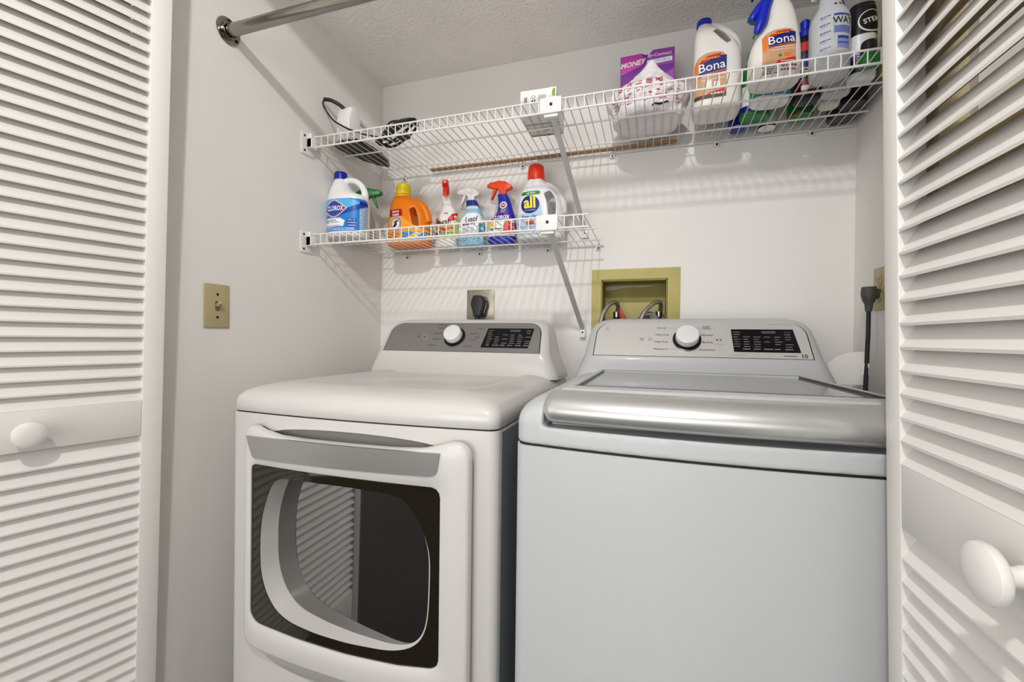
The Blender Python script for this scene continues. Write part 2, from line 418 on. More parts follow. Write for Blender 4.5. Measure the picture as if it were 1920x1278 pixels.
    b.shape(rect(mu-.0005, mu+.0005, mv-.0025, mv+.003), F(.0035), 'grey_ink'); b.shape(rect(mu, mu+.003, mv-.0027, mv-.0019), F(.0035), 'grey_ink')
    if cfg.get('ten'):
        b.shape(text('10', .016, .262, .0115, 'CENTER', .03), F(.0035), 'print_dark'); b.shape(scribble(.215, .246, .0115, .0026, rnd, 1), F(.0035), 'print_dark')
        b.shape(scribble(.19, .245, .113, .0012, rnd, .8), F(.0035), 'grey_ink'); b.shape(scribble(.09, .125, .011, .0012, rnd, .8), F(.0035), 'grey_ink')
    b.build('panel_logo', t, smooth=0)

def radial(pl, c, N):
    out = []
    for k in range(N):
        a = 2*PI*k/N; d = (math.cos(a), math.sin(a)); best = None
        for i in range(len(pl)):
            p, q = pl[i], pl[(i+1) % len(pl)]; ex, ez = q[0]-p[0], q[1]-p[1]; px, pz = p[0]-c[0], p[1]-c[1]
            den = d[0]*ez-d[1]*ex
            if abs(den) < 1e-12: continue
            t = (px*ez-pz*ex)/den; s = (px*d[1]-pz*d[0])/den
            if t > 0 and -1e-6 <= s <= 1+1e-6 and (best is None or t > best): best = t
        out.append((c[0]+d[0]*best, c[1]+d[1]*best))
    return out

# ---- dryer
DX0, DX1, DYF = .139, .812, -.800; DC = (DX0+DX1)/2
dry = thing('clothes_dryer', 'white front-loading clothes dryer with a dark window door and grey console, beside the left wall', 'dryer', (DC, -.43, 0))
b = MB(); b.loft([foot(DX0, DX1, -.07, DYF, .018, .018, 0, z) for z in (.03, .9195)], 'enamel_warm')
ct = MB(); rings = []
for k in range(17):
    u = -1+2*k/16; e = math.sqrt(max(.01, 1-u*u)); rings.append([(.485+.235*u, -.822+.060*e*math.cos(2*PI*j/20), .862+.036*e**.6*math.sin(2*PI*j/20)) for j in range(20)])
ct.loft(rings, 'enamel_warm'); ct.loft([[(.49+.262*u, -.822+.05*math.sqrt(max(.01, 1-u*u))*math.cos(2*PI*j/20), .382+.040*math.sqrt(max(.01, 1-u*u))*math.sin(2*PI*j/20)) for j in range(20)] for u in [-1+k/8 for k in range(17)]], 'enamel_warm'); ct.box(.25, .70, -.9, -.74, .45, .80, 'enamel_warm'); b.build('cabinet', dry, smooth=35, cut=ct)
b = MB(); b.box(DX1-.001, DX1+.0015, DYF+.022, -.075, .032, .915, 'side_shade_grey'); b.build('side_shade_panel', dry)  # thin grey sheet over the white side, painted shade of the gap
b = MB(); b.loft([foot(DX0, DX1, -.07, DYF, .016, .018, .003, z) for z in (.9190, .9225)], 'gasket_black'); b.build('seam', dry)
b = MB(); rings = []
for z, i in ((.9225,.001),(.9235,0),(.946,0),(.957,.004),(.966,.011),(.974,.024),(.981,.045),(.9855,.068),(.987,.085),(.986,.096),(.981,.106),(.979,.118)):
    ro = foot(DX0, DX1, -.075, DYF, .018*max(0, 1-i*4), .022+i*.35, i*1.0, z); rings.append(ro)
b.loft(rings, 'enamel_warm'); b.build('top_cover', dry, smooth=60)
console(dry, .472, -.259, 'console_grey', 'enamel_warm', dict(knob=-.021, disp=(.094,.254,.020,.096), skew=(-.012,-.010), seed=3, pwr=-.135, play=.055,
  txt=[('Bulky/Large',-.064,.110,'RIGHT'),('Normal',-.068,.097,'RIGHT'),('Heavy Duty',-.068,.075,'RIGHT'),('Bedding',-.078,.052,'RIGHT'),('Delicates',-.085,.026,'RIGHT'),('Towels',.062,.096,'CENTER'),('Speed Dry',.050,.075,'CENTER'),('Air Dry',.048,.050,'CENTER'),('Small Load',.035,.024,'CENTER')],
  lines=[(-.055,.05),(.018,.05)]))
# door
def yb(x, k=.012, y=-.832): return y-k*max(0, 1-((x-.49)/.28)**2)
dx0, dx1, dz0, dz1 = .212, .768, .386, .898
DO = rrect(dx0, dx1, dz0, dz1, .026, 6)
# dip of the top edge behind the handle strip
top = [(.725,.899),(.700,.890),(.665,.882),(.60,.8775),(.49,.876),(.37,.8765),(.31,.880),(.27,.888),(.245,.897)]
DO = [(dx0+.014, dz0+.014), (dx0+.05, dz0+.009), (.36, dz0+.005), (.49, dz0+.003), (.63, dz0+.003), (dx1-.04, dz0+.006), (dx1-.012, dz0+.012), (dx1, dz0+.030)]+[(dx1, .45), (dx1, .60), (dx1, .75)]+[(dx1-.026+.026*math.cos(math.radians(a)), .900-.026+.026*math.sin(math.radians(a))) for a in range(0, 91, 15)]+top+[(dx0+.022+.022*math.cos(math.radians(a)), .898-.022+.022*math.sin(math.radians(a))) for a in range(90, 181, 15)]+[(dx0, .75), (dx0, .60), (dx0, .45), (dx0+.002, dz0+.026)]
C0 = (.478, .635); N = 200
WO = [(.236,.455+.02),(.246,.455+.006),(.262,.455),(.38,.449),(.50,.447),(.62,.451),(.692,.459),(.705,.466),(.709,.480),(.709,.795),(.705,.806),(.694,.811),(.55,.811),(.40,.811),(.250,.812),(.240,.808),(.236,.798)]
HO = [(.300,.781),(.284,.744),(.268,.700),(.262,.655),(.263,.585),(.272,.548),(.290,.516),(.315,.493),(.350,.479),(.42,.471),(.50,.469),(.60,.474),(.645,.486),(.672,.508),(.684,.545),(.687,.60),(.688,.672),(.680,.706),(.662,.742),(.644,.770),(.630,.781),(.612,.787),(.5,.790),(.4,.789),(.32,.789)]
HO = catmull(HO[-2:]+HO+HO[:2], 4)[8:-8] if False else HO
ro, rw, rh = radial(DO, C0, N), radial(WO, C0, N), radial(HO, C0, N)
for _ in range(10): rh = [((rh[k-1][0]+2*rh[k][0]+rh[(k+1) % N][0])/4, (rh[k-1][1]+2*rh[k][1]+rh[(k+1) % N][1])/4) for k in range(N)]
def sc_(r, k, kz=None): return [(C0[0]+(x-C0[0])*k, C0[1]+(z-C0[1])*(kz or k)) for x, z in r]
def ringy(r, dy, flat=None): return [(x, (yb(x)+dy) if flat is None else flat, z) for x, z in r]
mid = lambda a, b_, t: [(p[0]+(q[0]-p[0])*t, p[1]+(q[1]-p[1])*t) for p, q in zip(a, b_)]
b = MB()
b.loft([ringy(ro, 0, -.820), ringy(ro, .014), ringy(sc_(ro, .994), .005), ringy(sc_(ro, .984), .001), ringy(sc_(ro, .972), 0), ringy(mid(sc_(ro, .972), rw, .5), 0), ringy(sc_(rw, 1.008), 0), ringy(rw, .0015), ringy(rw, .005)], 'enamel_warm', False, False)
door = b.build('door', dry, smooth=50)
b = MB(); b.loft([ringy(sc_(ro, .985), 0, -.812), ringy(sc_(ro, .985), 0, -.8205)], 'gasket_black', False, False); b.build('door_seal', door)
b = MB(); b.loft([ringy(rw, .0045), ringy(mid(rw, rh, .5), .004), ringy(sc_(rh, 1.004), .004), ringy(rh, .006)], 'glass_dark', False, False); b.build('window_surround', door, smooth=50)
b = MB(); 
rin = [(C0[0]+(x-C0[0])*.985, C0[1]+(z-C0[1])*.985) for x, z in rh]
b.loft([ringy(rh, .0055), [(x, -.831+.11*(.688-x), z) for x, z in rin]], 'enamel_warm', False, False); b.build('window_funnel', door, smooth=60)
b = MB(); rings = []
def gy(x): return -.831+.11*(.688-x)
for k in (1.005, .95, .9, .8, .7, .6, .5, .4, .3, .2, .1, .03):
    rings.append([(C0[0]+(x-C0[0])*k, gy(C0[0]+(x-C0[0])*k), C0[1]+(z-C0[1])*k) for x, z in rin])
b.loft(rings, 'glass_inner', False, True); b.build('window_glass', door, smooth=80)
# handle strip
st = [(.227,.8745),(.34,.8755),(.49,.876),(.60,.877),(.709,.8785),(.706,.858),(.703,.842),(.697,.835),(.685,.832),(.49,.8275),(.34,.8255),(.252,.825),(.243,.829),(.239,.838),(.232,.857)]
st = [(st[k][0]+(st[(k+1) % len(st)][0]-st[k][0])*j/6, st[k][1]+(st[(k+1) % len(st)][1]-st[k][1])*j/6) for k in range(len(st)) for j in range(6)]
sf = lambda x, z, e=.0: (x, yb(x)-.0022-(z-.825)*.06-e, z)
b = MB(); b.loft([[(x, yb(x)+.003, z) for x, z in st], [sf(x, z) for x, z in st]], 'handle_silver', False, False); b.shape(poly(st, .014), sf, 'handle_silver'); b.build('handle_strip', door)
for x in (DX0+.05, DX1-.05):
    for y in (-.72, -.12):
        b = MB(); b.lathe([(.016,0),(.02,.004),(.018,.03)], (x, y, 0), 'gasket_black'); b.build('foot', dry)

# ---- washer
WX0, WX1, WYF = .863, 1.549, -.852; WC = 1.206
was = thing('washing_machine', 'white top-loading washing machine with a silver lid bar, right of the dryer', 'washing machine', (WC, -.46, 0))
b = MB(); b.loft([foot(WX0, WX1, -.07, WYF, .030, .020, 0, z) for z in (.03, .9135)], 'enamel_cool'); b.build('cabinet', was, smooth=35)
b = MB(); b.loft([foot(WX0, WX1, -.07, WYF, .030, .020, .003, z) for z in (.9130, .9165)], 'gasket_black'); b.build('seam', was)
b = MB(); b.loft([foot(WX0, WX1, -.075, WYF, .030*max(0, 1-i*3), .024+i*.4, i, z) for z, i in ((.9165,.001),(.92,0),(.955,0),(.968,.003),(.980,.010),(.990,.022),(.997,.036),(1.001,.05),(1.0015,.07))], 'enamel_cool')
ct = MB(); 
ct.prism([(-1.0,.948),(-.815,.948),(-.80,.955),(-.795,.97),(-.795,1.2),(-1.0,1.2)], 'X', .9145, 1.4975, 'enamel_cool')
ct.box(.966, 1.446, -.735, -.335, .94, 1.2, 'enamel_cool')
b.build('top_cover', was, smooth=60, cut=ct, remesh=.003, sm=8)
b = MB(); b.box(.95, 1.46, -.75, -.32, .925, .941, 'tub_grey')
b.lathe([(.19,.9405),(.19,.9425),(.16,.9425),(.155,.93)], (WC, -.54, 0), 'plastic_white', seg=40); b.build('tub_cover', was)
# lid frame
lx0, lx1, ly0, ly1 = .936, 1.476, -.800, -.300
b = MB(); o = [(lx0, ly0), (lx1, ly0), (lx1-.012, ly1), (lx0+.012, ly1)]; i_ = [(lx0+.018, ly0+.055), (lx1-.018, ly0+.055), (lx1-.022, ly1+.014), (lx0+.022, ly1+.014)]
b.loft([[(x, y, 1.0) for x, y in o], [(x, y, 1.0105) for x, y in o], [(x, y, 1.0105) for x, y in i_], [(x, y, 1.0) for x, y in i_]], 'enamel_cool', False, False)
lid = b.build('lid', was, bevel=.0015)
b = MB(); b.loft([[(x, y, 1.0035) for x, y in i_], [(x, y, 1.0065) for x, y in i_]], 'lid_glass'); b.build('lid_glass', lid)
def rl(pts, w, z0, z1, m, nm, par):
    b = MB()
    for k in range(len(pts)):
        p, q = Vector(pts[k]+(0,)), Vector(pts[(k+1) % len(pts)]+(0,)); d = (q-p).normalized(); nn = Vector((-d.y, d.x, 0))*w
        b.loft([[(p-d*w)+Vector((0,0,z0)), (q+d*w)+Vector((0,0,z0)), (q+d*w+nn)+Vector((0,0,z0)), (p-d*w+nn)+Vector((0,0,z0))], [(p-d*w)+Vector((0,0,z1)), (q+d*w)+Vector((0,0,z1)), (q+d*w+nn)+Vector((0,0,z1)), (p-d*w+nn)+Vector((0,0,z1))]], m)
    return b.build(nm, par)
rl(i_, .003, 1.007, 1.0110, 'knob_ring', 'lid_glass_trim', lid)
# silver handle bar
prof = [(-.796,1.006),(-.806,1.0105),(-.820,1.0125),(-.838,1.010),(-.852,1.004),(-.8625,.995),(-.869,.984),(-.870,.974),(-.866,.965),(-.857,.958),(-.845,.956),(-.83,.958),(-.812,.966),(-.796,.975)]
rings = []; nx = 28
for k in range(nx+1):
    u = -1+2*k/nx; u = math.copysign(1-(1-abs(u))**1.5, u); x = WC+u*.2895; e = 1.0
    d = (1-abs(u))*.2895
    if d < .009: e = math.sqrt(max(.42, 1-((.009-d)/.009)**2))
    bow = .028*(1-u*u); yc, zc = -.825, .985
    rings.append([(x, yc+(y-yc)*(.35+.65*e)-bow*(1 if y < -.80 else 0), zc+(z-zc)*e*(.9 if z > zc else 1)+(.001*(1-u*u))) for y, z in prof])
b = MB(); b.loft(rings, 'silver_bar'); b.build('lid_handle', lid, smooth=60)
b = MB(); b.loft([[(x, y, z) for x, y in ((.925,-.83),(1.487,-.83),(1.487,-.79),(.925,-.79))] for z in (.9485, .957)], 'tub_grey'); b.build('handle_recess', lid)
console(was, 1.209, -.278, 'console_silver', 'enamel_cool', dict(knob=-.022, disp=(.094,.246,.022,.096), skew=(.003,.010), seed=8, pwr=-.122, play=.055, blue=True, ten=True,
  txt=[('Normal',-.078,.100,'RIGHT'),('Heavy Duty',-.070,.076,'RIGHT'),('Deep Wash',-.073,.052,'RIGHT'),('Waterproof',-.075,.027,'RIGHT'),('Bright',.032,.105,'CENTER'),('Whites',.032,.098,'CENTER'),('Delicates',.032,.076,'CENTER'),('Bedding',.032,.052,'CENTER'),('Downloaded',.030,.027,'CENTER')],
  lines=[(-.065,.100),(-.055,.076),(-.055,.052),(-.060,.027),(.008,.100),(.012,.076),(.012,.052),(.004,.027)]))
for x in (WX0+.05, WX1-.05):
    for y in (-.76, -.12):
        b = MB(); b.lathe([(.016,0),(.02,.004),(.018,.03)], (x, y, 0), 'gasket_black'); b.build('foot', was)

# ================================================================ WIRE SHELVES
UZ, LZ = 1.7583, 1.4370
def wire_shelf(zd, x1, label, cx, foot_pt, clips, plate_x):
    YF = -.408
    t = thing('wire_shelf', label, 'shelf', ((x1+.02)/2, -.01, zd), group='white wire shelves')
    b = MB()
    n = int((x1-.018)/.0254)+1
    for i in range(n):
        x = .0215+i*.0254
        b.tube([(x, -.008, zd+.002), (x, YF+.004, zd+.002), (x, YF, zd), (x, YF-.0012, zd-.006), (x, YF-.0012, zd-.033)], .0015, 'wire_white', 6)
    b.build('deck_wires', t, smooth=60)
    for nm, y, z, r in (('front_rail', YF+.001, zd, .0026), ('lip_rail', YF+.001, zd-.033, .0030), ('deck_rail', -.255, zd-.002, .0028), ('deck_rail', -.101, zd-.002, .0028), ('back_rail', -.010, zd-.001, .0028)):
        b = MB(); b.tube([(.016, y, z), (x1, y, z)], r, 'wire_white', 8); b.build(nm, t)
    # wall end bracket
    b = MB(); b.box(.0, .0045, -.450, -.394, zd-.064, zd+.006, 'plastic_white'); b.box(.004, .024, -.427, -.398, zd-.041, zd-.010, 'plastic_white'); b.box(.004, .022, -.427, -.424, zd-.04, zd+.006, 'plastic_white'); b.box(.004, .022, -.404, -.397, zd-.04, zd+.006, 'plastic_white')
    e = b.build('end_bracket', t, bevel=.0015)
    for z in (zd-.052, zd-.004):
        b = MB(); b.lathe([(.0035,.004),(.0035,.006),(.002,.0066)], (0, -.437 if z < zd-.02 else -.437, z), 'screw', (1,0,0), 12); b.build('screw', e)
    # support plate + brace
    b = MB(); b.box(plate_x-.031, plate_x+.031, YF-.010, YF-.003, zd-.040, zd+.004, 'plastic_white'); b.box(plate_x-.02, plate_x+.02, YF-.004, YF+.016, zd-.048, zd-.036, 'plastic_white')
    p = b.build('support_plate', t, bevel=.003)
    b = MB(); b.lathe([(.0042,.0),(.0042,.002),(.003,.0028)], (plate_x+.002, YF-.010, zd-.017), 'screw', (0,-1,0), 12); b.build('screw', p)
    b = MB(); A = Vector((cx, YF+.010, zd-.040)); B = Vector(foot_pt); d = (B-A).normalized(); sd = Vector((1,0,0)); sd = (sd-d*sd.dot(d)).normalized(); nn = d.cross(sd)
    ring = lambda P: [P+sd*.0075+nn*.004, P+sd*.0075-nn*.004, P+sd*.004-nn*.0015, P-sd*.004-nn*.0015, P-sd*.0075-nn*.004, P-sd*.0075+nn*.004]
    b.loft([ring(A), ring(B)], 'brace_white'); br = b.build('brace', t, smooth=0)
    b = MB(); x, y, z = foot_pt; b.box(x-.009, x+.010, -.012, -.0005, z-.026, z+.004, 'plastic_white'); b.box(x-.010, x+.011, -.020, -.0005, z-.029, z-.026, 'plastic_white'); fo = b.build('brace_foot', br, bevel=.0012)
    b = MB(); b.lathe([(.0032,0),(.0032,.0015),(.002,.002)], (x, -.012, z-.010), 'screw', (0,-1,0), 12); b.build('screw', fo)
    for x in clips:
        b = MB(); b.box(x-.008, x+.008, -.012, -.0003, zd-.016, zd-.002, 'plastic_white'); b.tube([(x, -.004, zd-.006), (x, -.016, zd-.004), (x, -.016, zd+.004), (x, -.006, zd+.006)], .0025, 'plastic_white', 6)
        k = b.build('wall_clip', t, bevel=.001); b = MB(); b.lathe([(.0036,0),(.0036,.002)], (x+.001, -.012, zd-.0115), 'screw', (0,-1,0), 10); b.build('screw', k)
    return t
wire_shelf(UZ, 1.668, 'long upper white wire shelf below the ceiling, from the left wall to the right wall', .822, (.857, -.006, 1.492), (.114, .62, .95, 1.286, 1.556), .8185)
wire_shelf(LZ, .925, 'short lower white wire shelf holding the row of laundry bottles', .818, (.853, -.006, 1.135), (.13, .45, .72, .905), .812)

# ================================================================ BOTTLES
def sec(z, hx, hy, ox=0, oy=0, n=2.6, N=44):
    r = []
    for k in range(N):
        t = 2*PI*k/N; c, s = math.cos(t), math.sin(t)
        r.append((ox+hx*math.copysign(abs(c)**(2/n), c), oy+hy*math.copysign(abs(s)**(2/n), s), z))
    return r
def catmull(P, n=6):
    out = []; P = [P[0]]+list(P)+[P[-1]]
    for i in range(1, len(P)-2):
        for k in range(n):
            t = k/n
            out.append(tuple(.5*((2*b)+(-a+c)*t+(2*a-5*b+4*c-d)*t*t+(-a+3*b-3*c+d)*t**3) for a, b, c, d in zip(P[i-1], P[i], P[i+1], P[i+2])))
    out.append(tuple(P[-2])); return out
class Bottle:
    def __init__(s, S, N=44): s.S = [tuple(list(q)+[0]*(5-len(q))+([2.6] if len(q) < 6 else [])) if len(q) < 6 else tuple(q) for q in S]; s.N = N
    def at(s, z):
        S = s.S
        if z <= S[0][0]: return S[0]
        for a, b_ in zip(S, S[1:]):
            if z <= b_[0]:
                t = (z-a[0])/(b_[0]-a[0]+1e-9); return tuple(p+(q-p)*t for p, q in zip(a, b_))
        return S[-1]
    def front(s, e=.0006):
        def f(x, z):
            _, hx, hy, ox, oy, n = s.at(z); u = max(-.999, min(.999, (x-ox)/hx))
            return (x, oy-hy*(1-abs(u)**n)**(1/n)-e, z)
        return f
    def wrap(s, e=.0006, R=None):
        """u = arc length around the front: lets labels run round the side"""
        cache = {}
        def f(u, z):
            key = round(z, 4)
            if key not in cache:
                _, hx, hy, ox, oy, n = s.at(z); T = []; L_ = 0; p = None
                for k in range(241):
                    a = PI*k/240; c, q = math.cos(a-PI/2), math.sin(a-PI/2)
                    P = (math.copysign(abs(c)**(2/n), c)*(hx+e), math.copysign(abs(q)**(2/n), q)*(hy+e))
                    if p: L_ += math.hypot(P[0]-p[0], P[1]-p[1])
                    T.append((L_, P)); p = P
                cache[key] = (T, ox, oy)
            T, ox, oy = cache[key]; au = min(abs(u), T[-1][0]-1e-5); lo, hi = 0, 240
            while hi-lo > 1:
                m = (lo+hi)//2
                if T[m][0] <= au: lo = m
                else: hi = m
            t = (au-T[lo][0])/(T[hi][0]-T[lo][0]+1e-12); X = T[lo][1][0]+(T[hi][1][0]-T[lo][1][0])*t; Y = T[lo][1][1]+(T[hi][1][1]-T[lo][1][1])*t
            return (ox+math.copysign(X, u), oy+Y, z)
        return f
    def body(s, m, name, t, handle=None, vox=.0026, sm=3, hm=None, **k):
        b = MB(); b.loft([sec(q[0], q[1], q[2], q[3], q[4], q[5], s.N) for q in s.S], m)
        if handle:
            pts, r, fl = handle; b.tube(catmull(pts, 5), r, m, 12, flat=fl)
            return b.build(name, t, world=False, remesh=vox, sm=sm, **k)
        return b.build(name, t, world=False, smooth=50, **k)
def cap(t, m, x, y, z, r, h, ribs=True, top=.85, name='cap'):
    b = MB(); N = 48; rings = []
    for zz, rr in ((0, 1), (h*.25, 1), (h*.8, .97), (h*.93, .94), (h, top)):
        rings.append([(x+r*rr*(1+(.018 if (k % 2 and ribs and zz < h*.9) else 0))*math.cos(2*PI*k/N), y+r*rr*(1+(.018 if (k % 2 and ribs and zz < h*.9) else 0))*math.sin(2*PI*k/N), z+zz) for k in range(N)])
    b.loft(rings, m); return b.build(name, t, world=False, smooth=35)
def trigger_head(t, m, z, x=0, flip=-1, w=.020, s=1.0, mt=None, name='spray_head', rot=0, y=0):
    """side profile; flip=-1 nozzle to the left"""
    R = Matrix.Rotation(rot, 4, 'Z')
    fn = lambda p: tuple(Vector((x, y, 0))+R @ Vector((p[0]-x, p[1], p[2])))
    P = lambda L: [(x+flip*a*s, z+b_*s) for a, b_ in L]
    b = MB()
    b.prism(P([(-.013,0),(.013,0),(.012,.016),(.016,.022),(.050,.030),(.052,.034),(.052,.044),(.048,.047),(.010,.052),(-.012,.047),(-.034,.032),(-.036,.026),(-.030,.020),(-.014,.016)]), 'Y', -w/2, w/2, m, fn)
    h = b.build(name, t, world=False, bevel=.003*s, bseg=3, smooth=50)
    b = MB(); b.prism(P([(.022,.026),(.032,.029),(.036,.016),(.040,.002),(.044,-.012),(.040,-.013),(.034,-.002),(.028,.010)]), 'Y', -w*.35, w*.35, mt or m, fn)
    b.build('trigger', h, world=False, bevel=.0015*s, smooth=50)
    b = MB(); q = [(x+flip*.050*s, 0, z+.038*s), (x+flip*.058*s, 0, z+.038*s)]; b.tube([fn(p) for p in q], .007*s, mt or m, 12); b.build('nozzle', h, world=False)
    return h
R = random.Random(11)
GL = 'laundry products on the lower wire shelf'; GU = 'cleaning products on the upper wire shelf'
ZL = LZ+.004; ZU = UZ+.004
def label(parent, fn_items, name='label'):
    b = MB()
    for sh, fn, m in fn_items: b.shape(sh, fn, m)
    return b.build(name, parent, world=False, smooth=60, rep=False)
def scrib_block(b, fn, x0, x1, z0, z1, n, h, m, dens=.7):
    for k in range(n): b.append((scribble(x0, x1, z1-(z1-z0)*k/max(1, n-1), h, R, dens), fn, m))

# --- bleach jug
t = thing('bleach_jug', 'white bleach jug with a blue cap and blue label, leftmost on the lower shelf', 'bottle', (.071, -.300, ZL), 0.10, GL)
B = Bottle([(0,.064,.044),(.004,.069,.049),(.012,.071,.051),(.06,.072,.052),(.13,.072,.052),(.138,.0715,.051),(.146,.067,.048,-.004),(.156,.052,.042,-.017),(.170,.039,.035,-.026),(.184,.031,.029,-.030),(.197,.024,.023,-.032),(.206,.019,.019,-.033),(.222,.018,.018,-.033)])
B.body('bleach_white', 'bottle_body', t, ([(-.026,0,.196),(-.004,0,.205),(.024,0,.202),(.047,0,.186),(.061,0,.160),(.061,0,.135),(.056,0,.11)], [.011,.0115,.011,.011,.012,.014,.018], .95))
cap(t, 'cap_blue', -.033, 0, .209, .0225, .026)
L = []; w = B.wrap
L.append((rect(-.105, .105, .018, .128, .008), w(.0008), 'bleach_blue'))
L.append((poly([(-.105,.128),(.02,.128),(.105,.110),(.105,.098),(.02,.094),(-.02,.080),(-.105,.065)], .008), w(.0012), 'bleach_sky'))
L.append((poly([(-.02,.076),(.07,.112),(.105,.122),(.105,.110),(.06,.090),(.0,.070)], .008), w(.0015), 'bleach_deep'))
L.append((poly([(-.105,.062),(.0,.062),(.018,.052),(.012,.034),(-.105,.030)], .008), w(.0012), 'label_white'))
L.append((rect(.025, .058, .030, .060, .008), w(.0012), 'bleach_deep'))
L.append((rect(.068, .105, .022, .104, .008), w(.0012), 'pale_blue'))
L.append((rect(.068, .105, .106, .120, .008), w(.0016), 'navy'))
dm = lambda k: [(-.024+.046*k*a, .094+.030*k*b_) for a, b_ in ((-1,0),(-.55,.55),(-.15,.9),(.15,.9),(.55,.55),(1,0),(.55,-.55),(.15,-.9),(-.15,-.9),(-.55,-.55))]
L += [(poly(dm(1.08), .008), w(.0018), 'label_white'), (poly(dm(1.0), .008), w(.0021), 'logo_red'), (poly(dm(.84), .008), w(.0024), 'bleach_deep')]
L.append((text('CLOROX', .0225, -.020, .094, 'CENTER', .025, wide=.70), w(.0030), 'label_white'))
L.append((text('Disinfecting Bleach', .0085, -.046, .055, 'CENTER', .01), w(.0016), 'text_navy'))
scrib_block(L, w(.0016), -.075, .0, .036, .048, 2, .0022, 'text_navy'); scrib_block(L, w(.0016), -.075, .05, .022, .027, 2, .0022, 'label_white')
scrib_block(L, w(.0016), .070, .103, .026, .098, 12, .0018, 'text_navy'); scrib_block(L, w(.0016), .028, .056, .036, .055, 3, .0022, 'label_white')
label(t, L)
# --- clear bottle with a green trigger
t = thing('spray_bottle', 'clear spray bottle with a green trigger, behind the bleach jug', 'spray bottle', (.045, -.175, ZL), 0.4, GL)
B = Bottle([(0,.036,.024),(.005,.039,.027),(.09,.038,.027),(.12,.028,.022),(.15,.016,.015),(.163,.0135,.0135)]); B.body('clear_body', 'bottle_body', t)
trigger_head(t, 'green_trigger', .163, 0, 1, .026, 1.12)
# --- orange detergent
t = thing('detergent_jug', 'orange detergent jug with a yellow cap on the lower shelf', 'bottle', (.206, -.120, ZL), 0.06, GL)
B = Bottle([(0,.076,.044),(.004,.082,.050),(.012,.084,.052),(.05,.084,.052),(.09,.081,.051,-.001),(.12,.076,.049,-.003),(.145,.068,.046,-.008),(.163,.058,.042,-.014),(.178,.044,.037,-.021),(.187,.035,.032,-.026),(.194,.029,.029,-.028),(.202,.028,.028,-.028)])
b = MB(); b.loft([sec(*q[:6]) for q in B.S], 'orange')
hole = MB(); hole.tube(catmull([(.028,0,.138),(.036,0,.118),(.043,0,.092),(.048,0,.066)], 4), [.011,.013,.013,.011], 'orange', 12); hole.v = [(x, y*9, z) for x, y, z in hole.v]
b.tube(catmull([(-.002,0,.175),(.030,0,.168),(.056,0,.148),(.070,0,.118),(.076,0,.09)], 4), .017, 'orange', 12)
b.build('bottle_body', t, world=False, cut=hole, remesh=.0024, sm=6)
cap(t, 'yellow_cap', -.028, 0, .196, .0275, .046, top=.8)
b = MB(); b.lathe([(.032,0),(.033,.004),(.030,.006)], (-.028, 0, .191), 'yellow_cap', seg=40); b.build('cap_skirt', t, world=False)
L = []; wo = {}
def w(e):
    g = wo.setdefault(e, B.wrap(e)); return lambda u, z: g(u+.016, z)
L += [(poly([(-.10,.018),(.085,.018),(.085,.050),(.02,.075),(-.02,.108),(-.075,.108),(-.10,.09)], .008), w(.001), 'orange_lt'), (rect(-.02, .08, .020, .048, .008), w(.0016), 'bleach_blue'), (poly([(.0,.022),(.03,.022),(.06,.046),(.03,.046)], .008), w(.002), 'yellow_ink'),
  (poly(rrect(-.075,-.018,.108,.135,.005), .008), w(.0014), 'dark_red'), (text('more', .014, -.046, .127, bold=.02), w(.002), 'label_white'), (text('loads', .014, -.046, .115, bold=.02), w(.002), 'label_white')]
cc = (-.046, .080)
for r_, m_, e_ in ((.0265,'label_white',.0016),(.0250,'dark_red',.0019),(.0165,'label_white',.0022)): L.append((poly(ell(*cc, r_, r_*1.1), .008), w(e_), m_))
for k in range(22):
    a = 2*PI*k/22; L.append((rect(cc[0]+.0205*math.cos(a)-.0016, cc[0]+.0205*math.cos(a)+.0016, cc[1]+.0226*math.sin(a)-.0020, cc[1]+.0226*math.sin(a)+.0020), w(.0023), 'label_white'))
# raised forearm holding a hammer
L += [(poly([(cc[0]-.013,cc[1]-.010),(cc[0]-.004,cc[1]-.014),(cc[0]+.006,cc[1]-.004),(cc[0]+.004,cc[1]+.006),(cc[0]-.003,cc[1]+.008),(cc[0]-.001,cc[1]+.001),(cc[0]-.006,cc[1]-.003)]), w(.0025), 'black_ink'),
  (poly([(cc[0]-.010,cc[1]+.002),(cc[0]+.003,cc[1]+.012),(cc[0]+.001,cc[1]+.014),(cc[0]-.012,cc[1]+.004)]), w(.0026), 'black_ink'), (rect(cc[0]+.001, cc[0]+.011, cc[1]+.006, cc[1]+.012), w(.0027), 'black_ink')]
scrib_block(L, w(.0022), -.085, -.03, .024, .048, 4, .003, 'dark_red')
label(t, L)
# --- stain remover spray
def spray(label_, x, y, rz, S, body, trig, flip, ts, tw, cat='spray bottle', zz=None, g=GL, trigm=None, hrot=0, name='spray_bottle', zs=1.0):
    t = thing(name, label_, cat, (x, y, zz if zz else ZL), rz, g)
    B = Bottle([(q[0]*zs,)+tuple(q[1:]) for q in S]); B.body(body, 'bottle_body', t)
    trigger_head(t, trig, B.S[-1][0]-.001, B.S[-1][3], flip, tw, ts, trigm, rot=hrot)
    return t, B
t, B = spray('white stain remover spray bottle with a red trigger, right of the orange jug', .344, -.080, 0.05,
  [(0,.040,.027),(.005,.043,.030),(.05,.043,.031),(.085,.042,.030,.001),(.105,.042,.028,.004),(.125,.034,.025,.007),(.145,.025,.021,.007),(.165,.0185,.0175,.003),(.185,.0155,.0155,-.003),(.197,.0145,.0145,-.006)], 'shout_white', 'trigger_red', 1, 1.0, .022, hrot=-1.25)
